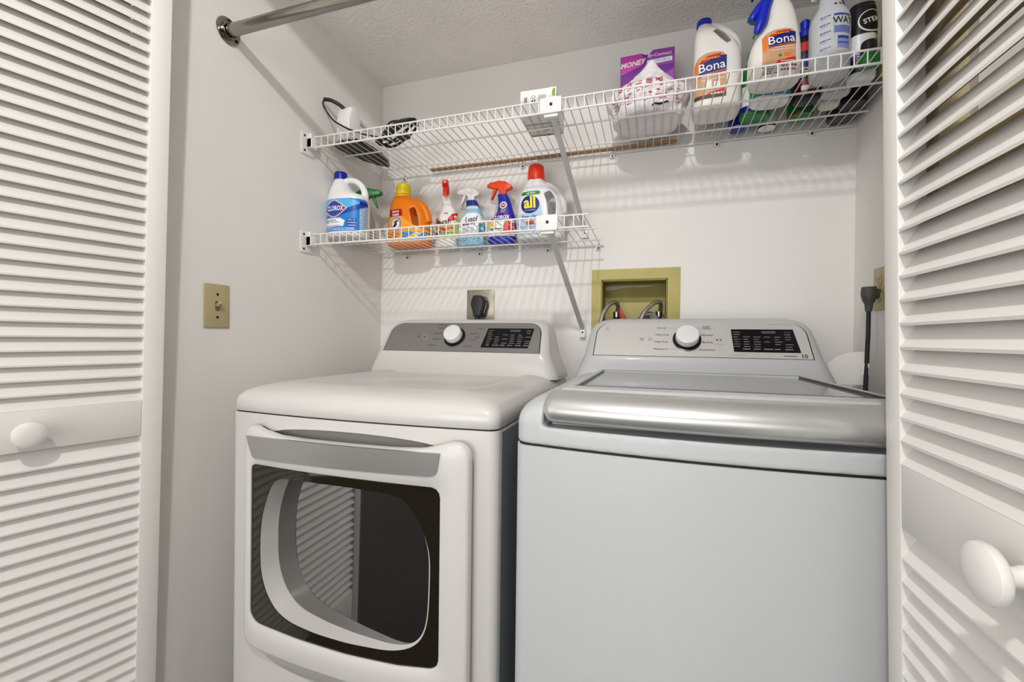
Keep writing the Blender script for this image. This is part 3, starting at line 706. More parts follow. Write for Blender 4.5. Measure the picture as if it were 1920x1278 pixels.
f = lambda e: (lambda x, z: B.front(e)(x, z+.020)); L = [(poly([(-.045,.012),(.046,.012),(.046,.095),(.02,.090),(-.02,.075),(-.045,.085)], .008), f(.0012), 'lime')]
L += [(poly([(-.045,.060),(.046,.060),(.046,.095),(.0,.093),(-.045,.075)], .008), f(.0015), 'shout_white'),
 (poly([(-.044,.064)]+[(-.044+.034*math.sin(a), .064+.034*math.cos(a)) for a in (0,.4,.8,1.2,1.5)]), f(.0017), 'orange_lt'), (poly([(-.044,.064)]+[(-.044+.027*math.sin(a), .064+.027*math.cos(a)) for a in (0,.4,.8,1.2,1.5)]), f(.002), 'bleach_deep'), (poly([(-.044,.064)]+[(-.044+.016*math.sin(a), .064+.016*math.cos(a)) for a in (0,.4,.8,1.2,1.5)]), f(.0023), 'red'),
 (poly([(.014,.070),(.044,.078),(.044,.108),(.028,.100),(.016,.084)]), f(.002), 'red'),
 (text('SHOUT', .0215, .004, .068, bold=.04, rot=.18, wide=.75), f(.0028), 'black_ink'), (text('TRIPLE', .006, .006, .104, bold=.03), f(.003), 'text_navy'),
 (poly([(-.04,.050),(.0,.034),(.044,.050),(.044,.056),(.0,.048),(-.04,.058)], .008), f(.002), 'red'), (poly([(-.044,.030),(-.01,.040),(-.02,.02),(-.044,.014)], .008), f(.002), 'bleach_deep')]
scrib_block(L, f(.0024), -.03, .04, .018, .030, 3, .0026, 'text_navy'); label(t, L)
# --- pale blue disinfectant
t, B = spray('white and pale blue spray bottle with a white trigger on the lower shelf', .447, -.080, 0.02,
  [(0,.047,.029),(.005,.051,.032),(.05,.052,.033),(.08,.050,.032),(.10,.044,.029,.002),(.118,.035,.025,.005),(.132,.027,.022,.006),(.150,.0225,.019,.002),(.168,.0195,.0175,-.003)], 'lysol_sky', 'plastic_white', -1, .95, .022)
f = B.front
b = MB(); b.loft([sec(z, hx, hy, ox) for z, hx, hy, ox in ((.146,.0245,.0205,.003),(.158,.0225,.0195,0),(.168,.0205,.0185,-.003))], 'lysol_blue'); b.build('neck_sleeve', t, world=False)
L = [(poly([(-.050,.010),(.050,.010),(.050,.095),(.036,.112),(.022,.118),(-.012,.118),(-.034,.10),(-.050,.085)], .008), f(.0012), 'label_white'), (poly([(-.05,.010),(.05,.010),(.05,.048),(.0,.040),(-.05,.050)], .008), f(.0015), 'lysol_sky'),
 (poly(ell(.044,.058,.014,.022), .008), f(.0018), 'lysol_teal'), (poly([(-.022,.133),(.028,.133),(.026,.145),(-.018,.145)], .008), f(.002), 'label_white')]
L += [(text('Lysol', .030, .006, .092, bold=.015, slant=.3, rot=.12, wide=.75), f(.003), 'text_navy'), (poly([(-.03,.070),(.024,.075),(.026,.080),(-.026,.078)]), f(.0025), 'purple')]
scrib_block(L, f(.002), -.028, .02, .046, .062, 4, .0024, 'grey_ink'); scrib_block(L, f(.002), -.04, .04, .016, .036, 4, .0028, 'bleach_deep', .4); scrib_block(L, f(.003), -.016, .022, .136, .142, 2, .0018, 'ink_pale'); label(t, L)
# --- blue spray with orange trigger
t, B = spray('royal blue spray bottle with an orange trigger, left of the white detergent jug', .566, -.080, 0.02,
  [(0,.047,.029),(.005,.051,.032),(.05,.052,.033),(.075,.051,.032),(.09,.045,.030,.004),(.105,.036,.027,.010),(.12,.029,.024,.012),(.145,.024,.021,.010),(.165,.021,.019,.006),(.180,.0185,.0175,.001)], 'spray_blue', 'trigger_orange', -1, 1.02, .022, trigm='trigger_orange')
f = lambda e: (lambda x, z: B.front(e)(x, z+.015))
L = [(poly([(-.050,.010),(.050,.010),(.050,.068),(.0,.072),(-.050,.062)], .008), f(.0012), 'label_white'), (poly([(-.05,.042),(-.01,.046),(-.014,.062),(-.05,.062)], .008), f(.0016), 'yellow_ink'), (poly([(.010,.030),(.048,.020),(.050,.060),(.020,.064)], .008), f(.0016), 'red'), (poly([(.0,.012),(.05,.012),(.05,.034),(.008,.030)], .008), f(.0018), 'red')]
dm = lambda k: [(.004+.046*k*a, .078+.022*k*b_) for a, b_ in ((-1,-.45),(-.4,.5),(-.1,.9),(.1,.9),(.4,.5),(1,-.45))]
L += [(poly(dm(1.0), .008), f(.002), 'red'), (poly(dm(.84), .008), f(.0024), 'spray_blue'), (text('CLOROX', .0185, .004, .076, bold=.03, wide=.8), f(.0035), 'label_white'), (text('Stain', .011, -.030, .036, bold=.03), f(.003), 'black_ink'), (text('Remover', .0085, .0, .036, bold=.03), f(.003), 'black_ink')]
L += [(poly(ell(.010, .122, .0135, .013), .008), f(.0015), 'label_white'), (poly(ell(.010, .122, .010, .009), .008), f(.0018), 'logo_red'), (text('OXI', .008, .010, .122, bold=.04), f(.0028), 'label_white'), (text('COLOR', .006, .011, .104, bold=.03), f(.002), 'yellow_ink'), (text('BOOST', .006, .011, .098, bold=.03), f(.002), 'yellow_ink')]
scrib_block(L, f(.002), -.045, .0, .016, .026, 3, .003, 'grey_ink'); label(t, L)
# --- white detergent with red cap
t = thing('detergent_jug', 'white detergent jug with a red cap and round blue logo, lower shelf', 'bottle', (.716, -.100, ZL), 0.04, GL)
B = Bottle([(0,.076,.046),(.005,.082,.052),(.015,.084,.054),(.07,.084,.054),(.11,.082,.053,-.001),(.14,.076,.050,-.003),(.165,.064,.046,-.008),(.183,.050,.041,-.013),(.196,.038,.035,-.017),(.204,.031,.031,-.019),(.212,.029,.029,-.019)])
b = MB(); b.loft([sec(*q[:6]) for q in B.S], 'all_white')
hole = MB(); hole.tube(catmull([(.028,0,.158),(.040,0,.134),(.046,0,.105),(.046,0,.075)], 4), [.012,.015,.015,.012], 'all_white', 12); hole.v = [(x, y*9, z) for x, y, z in hole.v]
b.tube(catmull([(.0,0,.190),(.032,0,.180),(.058,0,.158),(.071,0,.126),(.073,0,.09)], 4), .019, 'all_white', 12)
b.build('bottle_body', t, world=False, cut=hole, remesh=.0026, sm=6)
b = MB(); b.lathe([(.030,0),(.0305,.014),(.0275,.048),(.0262,.056),(.0225,.0595),(0,.060)], (-.019, 0, .206), 'all_cap', seg=44); b.build('cap', t, world=False, smooth=45)
L = []; w = B.wrap
L += [(poly([(-.085,.012),(.02,.012),(.024,.05),(.010,.115),(-.02,.09),(-.07,.085),(-.09,.06)], .008), w(.001), 'pale_blue'), (poly(rrect(-.058,.012,.150,.162,.005), .008), w(.0014), 'leaf_green'), (poly(ell(-.027,.116,.034,.031), .008), w(.0017), 'all_blue'),
 (text('all', .056, -.027, .121, bold=.03, wide=.9), w(.0026), 'all_yellow'), (text('with stainlifters', .0062, -.027, .096, bold=.01), w(.0026), 'pale_blue'), (text('sensitive', .0095, -.020, .156, bold=.02), w(.0022), 'label_white'), (text('free clear', .017, -.024, .074, bold=.01), w(.002), 'text_navy'),
 (poly([(-.04,.045),(-.01,.047),(-.012,.060),(-.04,.058)]), w(.002), 'bona_red')]
scrib_block(L, w(.002), -.06, .02, .020, .040, 4, .0026, 'ink_pale'); scrib_block(L, w(.0022), .004, .020, .046, .062, 4, .0026, 'black_ink', .5); label(t, L)

# ================================================================ UPPER SHELF THINGS
# --- wooden yardstick
b = MB(); b.box(.250, 1.164, -.044, -.020, ZU-.0005, ZU+.004, 'wood_strip')
for k in range(37): b.box(.2505+k*.0254-.0005, .2505+k*.0254+.0005, -.044, -.036 if k % 12 else -.030, ZU-.0009, ZU-.0004, 'wood_mark')
for k in range(9): b.shape(scribble(1.02+.0*k, 1.15, -.030, .006, R, .8), lambda x, y: (x, y, ZU-.0008), 'wood_mark') if k == 0 else None
tag(b.build('wooden_yardstick', smooth=0, loc=(.707, -.032, ZU)), 'thin brown wooden yardstick lying along the back of the upper shelf', 'ruler')
# --- iron
t = thing('clothes_iron', 'white clothes iron with black soleplate and black cord, left end of upper shelf', 'iron', (.090, -.225, ZU), -.12)
def sole(k, z, ys=1): return [(x*k, y*k*ys+.008*(1-k), z) for x, y in [(-.050,-.105),(-.030,-.112),(0,-.114),(.030,-.112),(.050,-.105),(.056,-.085),(.056,-.03),(.050,.02),(.036,.065),(.018,.100),(0,.118),(-.018,.100),(-.036,.065),(-.050,.02),(-.056,-.03),(-.056,-.085)]]
b = MB(); b.loft([sole(1, 0), sole(1.02, .003), sole(1, .010)], 'black_gloss'); b.build('soleplate', t, world=False)
b = MB(); b.loft([sole(.97, .010), sole(.98, .020), sole(.93, .034), sole(.80, .050), sole(.62, .060), sole(.4, .064)], 'plastic_white'); b.build('iron_body', t, world=False, smooth=60)
b = MB(); b.prism([(-.116,.012),(-.100,.010),(-.070,.05),(-.062,.090),(-.085,.128),(-.110,.122),(-.122,.07)], 'X', -.030, .030, 'plastic_white'); b.build('heel_rest', t, world=False, bevel=.006, bseg=3)
b = MB(); b.tube(catmull([(0,.052,.050),(0,.045,.075),(0,.005,.100),(0,-.045,.112),(0,-.085,.112)], 5), [.015]*21, 'plastic_white', 12); b.build('handle', t, world=False)
b = MB()
b.tube(catmull([(0,-.090,.108),(-.012,-.112,.128),(-.035,-.135,.142),(-.058,-.145,.146)], 5), .0062, 'black_rubber', 10)
b.tube(catmull([(-.058,-.145,.146),(-.066,-.142,.132),(-.060,-.128,.108),(-.035,-.130,.080),(0,-.135,.055),(.045,-.130,.030),(.085,-.110,.016),(.120,-.090,.010),(.150,-.05,.006)], 6), .0030, 'black_rubber', 8)
pts = []
for k in range(40):
    a = k/40*2*PI*3.1; pts.append((.168+.072*math.cos(a)+.006*math.sin(3*a), -.055+.030*math.sin(a)+.0008*k, .008+.060*(.5+.5*math.sin(a+.6+.05*k))))
b.tube(catmull(pts, 3), .0044, 'black_rubber', 8)
pts = [(.165+.045*math.cos(a), -.03+.012*math.sin(2*a), .048+.034*math.sin(a)) for a in [k/18*2*PI for k in range(19)]]
b.tube(catmull(pts, 3), .0032, 'black_rubber', 8)
b.box(.190, .225, -.060, -.040, .004, .022, 'black_rubber')
b.build('cord', t, world=False)
# --- small white carton
t = thing('cardboard_box', 'small white carton with green edges on the upper shelf behind the support plate', 'box', (.762, -.268, ZU), .03)
b = MB(); b.box(-.055, .053, -.072, .072, 0, .072, 'box_white'); b.build('carton', t, world=False, bevel=.0008)
FR = lambda x, z: (x, -.0726, z); BT = lambda x, y: (x, y, -.0004)
L = [(rect(.030, .053, .048, .072), FR, 'box_white'), (poly([(.040,.050),(.046,.044),(.050,.050),(.050,.066),(.045,.070),(.041,.060)]), lambda x, z: (x, -.073, z), 'olive'),
 (rect(-.043, -.034, .030, .052), FR, 'grey_ink')]
for k in range(9): L.append((rect(.0+k*.0026, .0+k*.0026+.0014, .036, .054), FR, 'grey_ink'))
L += [(poly(ell(-.015,.050,.006,.005)), FR, 'grey_ink'), (poly(ell(-.015,.050,.004,.0033)), lambda x, z: (x, -.0729, z), 'box_white'), (rect(-.020,-.016,.036,.042), FR, 'print_dark'), (rect(-.013,-.009,.036,.042), FR, 'print_dark'),
 (rect(-.050, .050, .062, .071), BT, 'olive'), (rect(-.008, .014, .018, .036), BT, 'olive'), (rect(-.010, .010, .064, .069), lambda x, y: (x, y, -.0008), 'black_ink'), (rect(.02, .036, .01, .016), BT, 'olive'), (rect(-.05, .05, -.012, -.006), BT, 'grey_ink')]
label(t, L, 'print')
# --- purple carton standing at the back
t = thing('cardboard_box', 'purple and pink carton standing behind the plastic bag, on the upper shelf', 'box', (1.065, -.085, ZU+.108), .02)
b = MB(); b.prism([(-.083,0),(.083,0),(.083,.160),(.018,.160),(.006,.148),(-.006,.148),(-.018,.154),(-.083,.152)], 'Y', -.03, .03, 'purple'); b.build('carton', t, world=False)
FR = lambda x, z: (x, -.0305, z-.098); F2 = lambda x, z: (x, -.0309, z-.098)
L = [(poly([(-.081,.190),(-.016,.214),(-.004,.232),(-.014,.244),(-.020,.250),(-.081,.248)]), FR, 'magenta'), (poly([(-.010,.206),(.081,.206),(.081,.256),(.018,.256),(.004,.240)]), FR, 'violet'), (poly([(.081,.15),(.081,.19),(.02,.16)]), FR, 'violet'),
 (text('MONEY', .022, -.046, .222, bold=.03, slant=.3, rot=.10), F2, 'label_white'), (poly([(0,.212),(.076,.216),(.076,.230),(.0,.226)]), F2, 'label_white'), (text('By-Connect', .015, .036, .241, slant=.3, bold=.01), F2, 'label_white'), (scribble(.006, .070, .2215, .008, R, 1), lambda x, z: (x, -.0313, z-.098), 'pale_blue')]
label(t, L, 'print')
# --- plastic bag full of bags
from mathutils import noise
t = thing('plastic_bag', 'crumpled white plastic bag with red print, under and in front of the purple carton', 'bag', (1.070, -.165, ZU), 0)
PZ = [(0,.082,.088),(.004,.098,.100),(.015,.103,.104),(.035,.104,.105),(.050,.108,.108),(.060,.118,.112),(.075,.121,.112),(.088,.116,.106),(.098,.106,.085),(.108,.094,.070),(.122,.076,.052),(.140,.052,.036),(.158,.030,.022),(.176,.014,.011),(.186,.004,.003)]
def bag_at(a, z):
    for p, q in zip(PZ, PZ[1:]):
        if z <= q[0]: k = (z-p[0])/(q[0]-p[0]); hx, hy = p[1]+(q[1]-p[1])*k, p[2]+(q[2]-p[2])*k; break
    else: hx, hy = PZ[-1][1:]
    c, s2 = math.cos(a), math.sin(a)
    P = Vector((hx*c, hy*s2, z)); r1 = 1-abs(noise.noise(P*38+Vector((3,1,7))))*2.0; r2 = 1-abs(noise.noise(P*90))*2.0
    fold = math.sin(a*13+z*30)*.5*(1 if z < .05 else .35)
    k = 1+.07*(r1-.6)+.018*(r2-.6)+.022*fold
    lean = -max(0, z-.095)*.0; y = hy*s2*k*(1 if s2 < 0 else min(1, 1))
    if z > .1: y = y-(z-.1)*.35
    return Vector((hx*c*k+(0 if z < .1 else (z-.1)*.12), y, z*(1+.0)+.004*noise.noise(P*25)*(1 if z > .006 else 0)))
NA, NZ = 150, 60
b = MB(); b.loft([[bag_at(2*PI*k/NA, .186*(i/NZ)**1.1) for k in range(NA)] for i in range(NZ+1)], 'bag_film'); b.build('bag_film', t, world=False, smooth=80)
def bagf(e):
    def f_(x, z):
        a = -PI/2
        for _ in range(6):
            P = bag_at(a, z); a += max(-.5, min(.5, (x-P.x)/max(.02, .11*abs(math.sin(a)))))
            a = max(-PI+.15, min(-.15, a))
        P = bag_at(a, z); return (P.x, P.y-e, P.z)
    return f_
L = []; fb = bagf(.0016)
for cx_, cz_ in ((-.076,.082),(-.050,.088)):
    for q in (-.006, .006):
        o = ell(cx_+(q*.2), cz_+q, .0062, .0058, 16); i2 = ell(cx_+(q*.2), cz_+q, .0036, .0032, 16)
        L.append((([p for p in o+i2], [(k, (k+1) % 16, 16+(k+1) % 16, 16+k) for k in range(16)]), fb, 'red'))
for k in range(6):
    L.append((poly([(-.004, .074+.005*k), (.014, .078+.005*k), (.014, .0805+.005*k), (-.004, .0765+.005*k)], .004), fb, 'bag_red')); L.append((poly([(.022, .078+.005*k), (.042, .084+.005*k), (.042, .0865+.005*k), (.022, .0805+.005*k)], .004), fb, 'bag_red'))
for k in range(3): L.append((poly([(-.032+.006*k, .076+.008*k), (-.014, .078+.008*k), (-.014, .080+.008*k), (-.032+.006*k, .0785+.008*k)], .004), fb, 'bag_red'))
rs = random.Random(9)
for k in range(120):
    x = rs.uniform(-.105, .085); z = rs.choice((rs.uniform(.048, .072), rs.uniform(.030, .048))); s2 = rs.uniform(.002, .0062); L.append((poly([(x, z), (x+s2*1.6, z+s2*.3), (x+s2*1.5, z+s2*.6), (x+.001, z+s2*.4)], .004), fb, 'bag_red'))
L.append((poly([(.012,.012),(.034,.014),(.060,.022),(.056,.024),(.034,.019),(.014,.016)], .004), bagf(.002), 'black_ink'))
label(t, L, 'bag_print')
# --- floor cleaner jug
t = thing('cleaner_jug', 'tall white floor cleaner jug with a blue cap, right of the plastic bag', 'bottle', (1.262, -.176, ZU), -.03, GU)
B = Bottle([(0,.058,.046,0,0,4),(.006,.063,.051,0,0,4),(.02,.065,.053,0,0,4),(.12,.065,.053,0,0,4),(.165,.064,.052,0,0,3.6),(.190,.059,.048,-.004,0,3.4),(.215,.050,.043,-.012,0,3.2),(.240,.036,.033,-.024,0,3),(.256,.025,.024,-.031,0,2.6),(.266,.018,.018,-.034,0,2.1),(.28,.017,.017,-.034,0,2.1)])
b = MB(); b.loft([sec(*q[:6]) for q in B.S], 'bona_white')
hole = MB(); hole.tube(catmull([(-.006,0,.236),(.012,0,.212),(.030,0,.186)], 5), [.009,.011,.009], 'bona_white', 12); hole.v = [(x, y*9, z) for x, y, z in hole.v]
b.tube(catmull([(-.024,0,.262),(.004,0,.256),(.030,0,.236),(.050,0,.205),(.055,0,.170),(.054,0,.14)], 4), .0145, 'bona_white', 12)
b.build('bottle_body', t, world=False, cut=hole, remesh=.0026, sm=5)
cap(t, 'bona_blue', -.034, 0, .268, .021, .018)
def bona(L, f, x0, x1, z0, z1):
    w_ = x1-x0; h_ = z1-z0; X = lambda u: x0+w_*u; Z = lambda v: z0+h_*v
    pp = lambda q: poly([(X(a), Z(c)) for a, c in q], .008)
    L += [(pp([(0,0),(1,0),(1,.86),(.9,.96),(.7,1.0),(.4,1.0),(.15,.93),(0,.80)]), f(.0012), 'bona_tan'), (pp([(.18,.80),(.45,.93),(.85,.95),(.80,.86),(.25,.74)]), f(.0016), 'bona_red'), (pp([(.0,.35),(.12,.35),(.16,.80),(.10,.88),(.0,.75)]), f(.0016), 'bona_orange'),
      (pp([(.18,.50),(1,.58),(1,.88),(.80,.90),(.22,.76)]), f(.002), 'bona_navy'), (pp([(.18,.455),(1,.53),(1,.56),(.18,.485)]), f(.002), 'dark_red'),
      (text('Bona', w_*.40, X(.56), Z(.665), rot=.07, bold=.005), f(.0032), 'label_white'), (pp([(.40,.0),(1,.0),(1,.16),(.45,.08)]), f(.0016), 'bona_red'), (poly(ell(X(.74), Z(.24), w_*.12, h_*.06), .008), f(.0018), 'bona_orange'), (poly(ell(X(.52), Z(.22), w_*.06, h_*.04), .008), f(.0018), 'leaf_green')]
    scrib_block(L, f(.0024), X(.25), X(.95), Z(.38), Z(.45), 2, h_*.018, 'label_white'); L.append((scribble(X(.22), X(.8), Z(.86), h_*.03, R, .9), f(.0026), 'orange_lt'))
    L.append((scribble(X(.55), X(.95), Z(.05), h_*.03, R, .9), f(.0026), 'label_white'))
L = []; bona(L, B.wrap, -.066, .022, .034, .160); L += [(rect(-.065, .021, .030, .040, .008), B.wrap(.0022), 'brown_handle'), (rect(-.030, -.016, .058, .080), B.wrap(.002), 'box_white'), (rect(-.010, .006, .058, .074), B.wrap(.002), 'box_white')]
label(t, L)
# --- floor cleaner spray (front)
t = thing('spray_bottle', 'big white floor cleaner spray bottle with a blue trigger and orange label', 'spray bottle', (1.383, -.300, ZU), .06, GU)
B = Bottle([(0,.052,.032,0,0,3),(.006,.058,.037,0,0,3),(.03,.060,.038,0,0,3),(.075,.059,.038,0,0,3),(.10,.056,.036,.002,0,2.8),(.118,.051,.034,.005,0,2.7),(.132,.045,.031,.010,0,2.6),(.148,.039,.029,.014,0,2.4),(.17,.034,.027,.015,0,2.3),(.195,.029,.024,.013,0,2.2),(.215,.024,.021,.008,0,2.1),(.235,.018,.018,.001,0,2),(.256,.0155,.0155,-.004,0,2)])
B.body('bona_white', 'bottle_body', t); L = []; bona(L, B.front, -.036, .040, .036, .126); scrib_block(L, B.front(.002), -.036, .0, .014, .030, 4, .0026, 'black_ink'); scrib_block(L, B.front(.002), .006, .042, .020, .030, 2, .004, 'jug_maroon'); label(t, L)
h = trigger_head(t, 'bona_blue', .255, -.006, -1, .026, 1.1, rot=-.3)
b = MB(); b.tube(catmull([(-.006,-.012,.235),(-.024,-.018,.205),(-.032,-.020,.170),(-.042,-.022,.140),(-.047,-.022,.130)], 5), [.011,.013,.013,.014,.010,.007], 'bona_blue', 10); b.tube(catmull([(-.010,-.010,.225),(-.036,-.015,.200),(-.052,-.015,.178),(-.058,-.015,.168)], 5), [.012,.012,.011,.008], 'bona_blue', 10); b.build('trigger_guard', h, world=False)
# --- things behind
def simple(name, lab, x, y, S, m, rz=0, capd=None, z=ZU, g=GU, cat='bottle', n=2.6):
    t = thing(name, lab, cat, (x, y, z), rz, g); B = Bottle(S); B.body(m, 'bottle_body', t)
    if capd: cap(t, capd[0], B.S[-1][3], 0, B.S[-1][0]-.002, capd[1], capd[2])
    return t, B
t, B = simple('spray_bottle', 'green and white spray bottle standing behind the big blue-trigger spray', 1.395, -.205, [(0,.046,.030),(.005,.050,.034),(.06,.050,.034),(.12,.046,.032),(.16,.030,.025),(.19,.018,.017),(.205,.015,.015)], 'label_white', .1, cat='spray bottle')
trigger_head(t, 'bright_green', .204, 0, -1, .022, 1.0)
L = [(rect(-.064, .064, .010, .090, .008), B.wrap(.001), 'bleach_sky'), (poly([(-.064,.0885),(-.02,.0885),(-.045,.05),(-.030,.012),(-.064,.012)], .008), B.wrap(.0014), 'bright_green')]; label(t, L)
t, B = simple('cleaner_bottle', 'green bottle at the back between the white jug and the big spray', 1.374, -.125, [(0,.036,.030),(.005,.040,.033),(.10,.040,.033),(.135,.036,.030),(.16,.024,.022),(.172,.018,.018)], 'green_jug', 0, ('bright_green', .02, .03))
L = [(poly([(-.06,.02),(.06,.02),(.06,.075),(-.06,.09)], .008), B.wrap(.001), 'label_white'), (poly([(-.06,.012),(.06,.012),(.06,.024),(-.06,.03)], .008), B.wrap(.0014), 'navy')]; label(t, L)
t, B = simple('cleaner_bottle', 'black and red bottle standing between the two big spray bottles', 1.488, -.190, [(0,.028,.026),(.005,.032,.030),(.12,.032,.030),(.150,.031,.029),(.165,.030,.027),(.17,.028,.025)], 'jug_black', 0, None)
L = [(rect(-.055, .055, .125, .150, .008), B.wrap(.001), 'red'), (poly([(-.055,.085),(.0,.118),(.055,.122),(.055,.09),(.0,.085)], .008), B.wrap(.0012), 'navy'), (rect(-.05, .05, .012, .05, .008), B.wrap(.001), 'jug_maroon'), (rect(-.02, .02, .02, .032, .008), B.wrap(.0016), 'tan_base')]
scrib_block(L, B.wrap(.0018), -.04, .05, .056, .078, 4, .003, 'label_white', .5); label(t, L)
b = MB(); b.lathe([(.017,0),(.017,.02),(.010,.028),(.012,.05),(.006,.056)], (-.004, 0, .17), 'bona_blue', seg=24); b.build('cap', t, world=False)
# --- translucent spray bottle marked WATER (front right)
t = thing('spray_bottle', 'frosted white spray bottle with black handwriting and blue measure marks', 'spray bottle', (1.506, -.300, ZU), -.02, GU)
B = Bottle([(0,.036,.036,0,0,2.2),(.005,.042,.042,0,0,2.1),(.015,.0435,.0435,0,0,2),(.132,.0435,.0435,0,0,2),(.146,.041,.041,0,0,2),(.158,.035,.035,0,0,2),(.172,.027,.027,0,0,2),(.195,.022,.022,0,0,2),(.232,.014,.014,0,0,2)]); B.body('translucent', 'bottle_body', t)
trigger_head(t, 'plastic_white', .231, 0, -1, .022, 1.0, rot=-.9)
wo = {}
def w(e):
    g = wo.setdefault(e, B.wrap(e)); return lambda u, z: g(u+.004, round(z*.86, 4))
L = []
for k in range(6):
    z = .040+.0225*k; L += [(scribble(-.036, -.014, z, .0030, R, .9), w(.001), 'ink_blue'), (scribble(-.034, -.020, z-.006, .0012, R, .8), w(.001), 'ink_pale')]
L += [(rect(-.008, .034, .150, .154), w(.001), 'ink_blue'), (rect(-.008, -.0073, .118, .150), w(.001), 'ink_blue'), (rect(-.008, .034, .100, .120, .006), w(.001), 'ink_pale'), (rect(.000, .030, .058, .092, .006), w(.001), 'ink_pale'), (rect(.001, .029, .083, .090, .006), w(.0014), 'ink_blue'), (rect(.001, .029, .070, .073, .006), w(.0014), 'ink_blue'), (text('WATER', .026, .026, .134, bold=.01, slant=-.05, wide=.8), w(.0016), 'black_ink')]
scrib_block(L, w(.0014), -.006, .033, .103, .118, 6, .0012, 'ink_blue'); scrib_block(L, w(.0014), -.006, .033, .146, .149, 1, .002, 'ink_blue'); L += [(rect(-.004, .002, .188, .194), w(.001), 'black_ink'), (poly([(.006,.194),(.010,.196),(.016,.188),(.012,.187)]), w(.001), 'black_ink')]
label(t, L, 'print')
t, B = simple('spray_bottle', 'small clear bottle with a blue trigger standing behind the frosted spray bottle', 1.553, -.205, [(0,.030,.022),(.005,.033,.025),(.13,.033,.025),(.16,.028,.022),(.19,.020,.018),(.21,.014,.014)], 'translucent', 0, None, cat='spray bottle')
trigger_head(t, 'bona_blue', .209, 0, -1, .022, 1.0, rot=.9)
L = [(rect(-.06, -.03, .03, .13, .008), B.wrap(.001), 'navy')]; label(t, L)
t, B = simple('cleaner_bottle', 'white bottle with a black round label, beside the yellow box on the upper shelf', 1.588, -.262, [(0,.026,.024),(.004,.029,.027),(.130,.029,.027),(.15,.028,.026),(.175,.027,.025),(.18,.025,.022)], 'label_white', 0, None)
w = B.wrap
L = [(rect(-.052, .052, .105, .186, .008), w(.001), 'jug_black'), (poly(ell(.012,.135,.030,.028), .006), w(.0014), 'label_white'), (poly(ell(.012,.136,.027,.025), .006), w(.0018), 'jug_black'), (text('STEM', .017, .012, .136, bold=.02, rot=.25), w(.0026), 'label_white'),
 (poly([(-.05,.02),(.052,.02),(.052,.075),(.02,.085),(-.01,.06),(-.05,.05)], .008), w(.0012), 'deep_purple'), (poly([(.02,.085),(.052,.078),(.052,.105),(.035,.10)], .008), w(.0014), 'bright_green'), (poly([(-.05,.012),(.0,.012),(-.01,.045),(-.05,.045)], .008), w(.0014), 'jug_black')]
scrib_block(L, w(.002), -.02, .05, .026, .055, 6, .0018, 'label_white'); label(t, L)
# yellow box at the far right
t = thing('cardboard_box', 'narrow yellow carton at the far right end of the upper shelf', 'box', (1.640, -.300, ZU), 0)
b = MB(); b.box(-.014, .014, -.030, .030, 0, .205, 'yellow_box'); b.box(-.0142, .0142, -.0302, .0302, .180, .190, 'bona_red'); b.build('carton', t, world=False)
# --- back row cans and bottles, seen from below
def can(lab, x, y, r, h, m, rim='can_rim', top='can_rim'):
    t = thing('spray_can', lab, 'can', (x, y, ZU), 0, GU)
    b = MB(); b.lathe([(r*.95,.0),(r,.002),(r,.006),(r*.985,.008),(r*.985,h-.01),(r*.8,h)], (0,0,0), m, seg=32); b.build('can_body', t, world=False)
    b = MB(); b.lathe([(r*.80,.0015),(r*.96,-.0002),(r*1.01,.002),(r*1.005,.005)], (0,0,0), rim, seg=32); b.build('bottom_rim', t, world=False)
    b = MB(); b.lathe([(r*.8,0),(r*.78,.03),(r*.6,.034)], (0,0,h-.002), top, seg=28); b.build('lid', t, world=False)
can('small dark blue can with a pale rim, behind the white jug', 1.339, -.062, .027, .14, 'navy', 'pale_blue')
can('white can with a dark ring at the back, behind the big spray', 1.424, -.050, .026, .13, 'label_white', 'black_ink')
can('can with a dark red rim at the back of the upper shelf', 1.500, -.098, .033, .15, 'green_jug', 'jug_maroon', 'jug_black')
can('dark wide can in the back right corner of the upper shelf', 1.620, -.050, .036, .15, 'can_dark', 'black_ink', 'jug_black')
can('black can at the right end, in front of the corner can', 1.622, -.128, .033, .16, 'jug_black', 'can_dark', 'jug_black')
t, B = simple('cleaner_bottle', 'low cream bottle base between the frosted bottle and the corner cans', 1.559, -.140, [(0,.022,.020),(.005,.025,.024),(.08,.025,.024),(.10,.020,.018),(.115,.012,.012)], 'tan_base', 0, ('green_jug', .019, .03))
t, B = simple('cleaner_bottle', 'small dark green bottle between the frosted bottle and the yellow carton', 1.578, -.330, [(0,.018,.016),(.004,.021,.019),(.020,.021,.019),(.030,.014,.014)], 'green_jug', 0, ('jug_black', .016, .03))

# ================================================================ WALL FITTINGS
# --- closet rod
t = thing('closet_rod', 'chrome closet rod with a round flange on the left wall', 'rod', (0, -.706, 1.912))
b = MB(); b.tube([(.006, -.706, 1.912), (W-.002, -.706, 1.912)], .0155, 'chrome', 28); b.build('rod_tube', t)
b = MB(); b.lathe([(.034,.0),(.0345,.002),(.033,.0045),(.028,.0035),(.026,.0035),(.0255,.0028)], (0, -.706, 1.912), 'chrome', (1,0,0), 40)
b.lathe([(.022,.002),(.021,.010),(.0185,.010),(.0185,.003)], (0, -.706, 1.912), 'chrome', (1,0,0), 30); f_ = b.build('flange', t)
for a in (90, 210, 330):
    b = MB(); b.lathe([(.004,.003),(.004,.0055),(.002,.006)], (0, -.706+.027*math.cos(math.radians(a)), 1.912+.027*math.sin(math.radians(a))), 'screw', (1,0,0), 12); b.build('screw', f_)
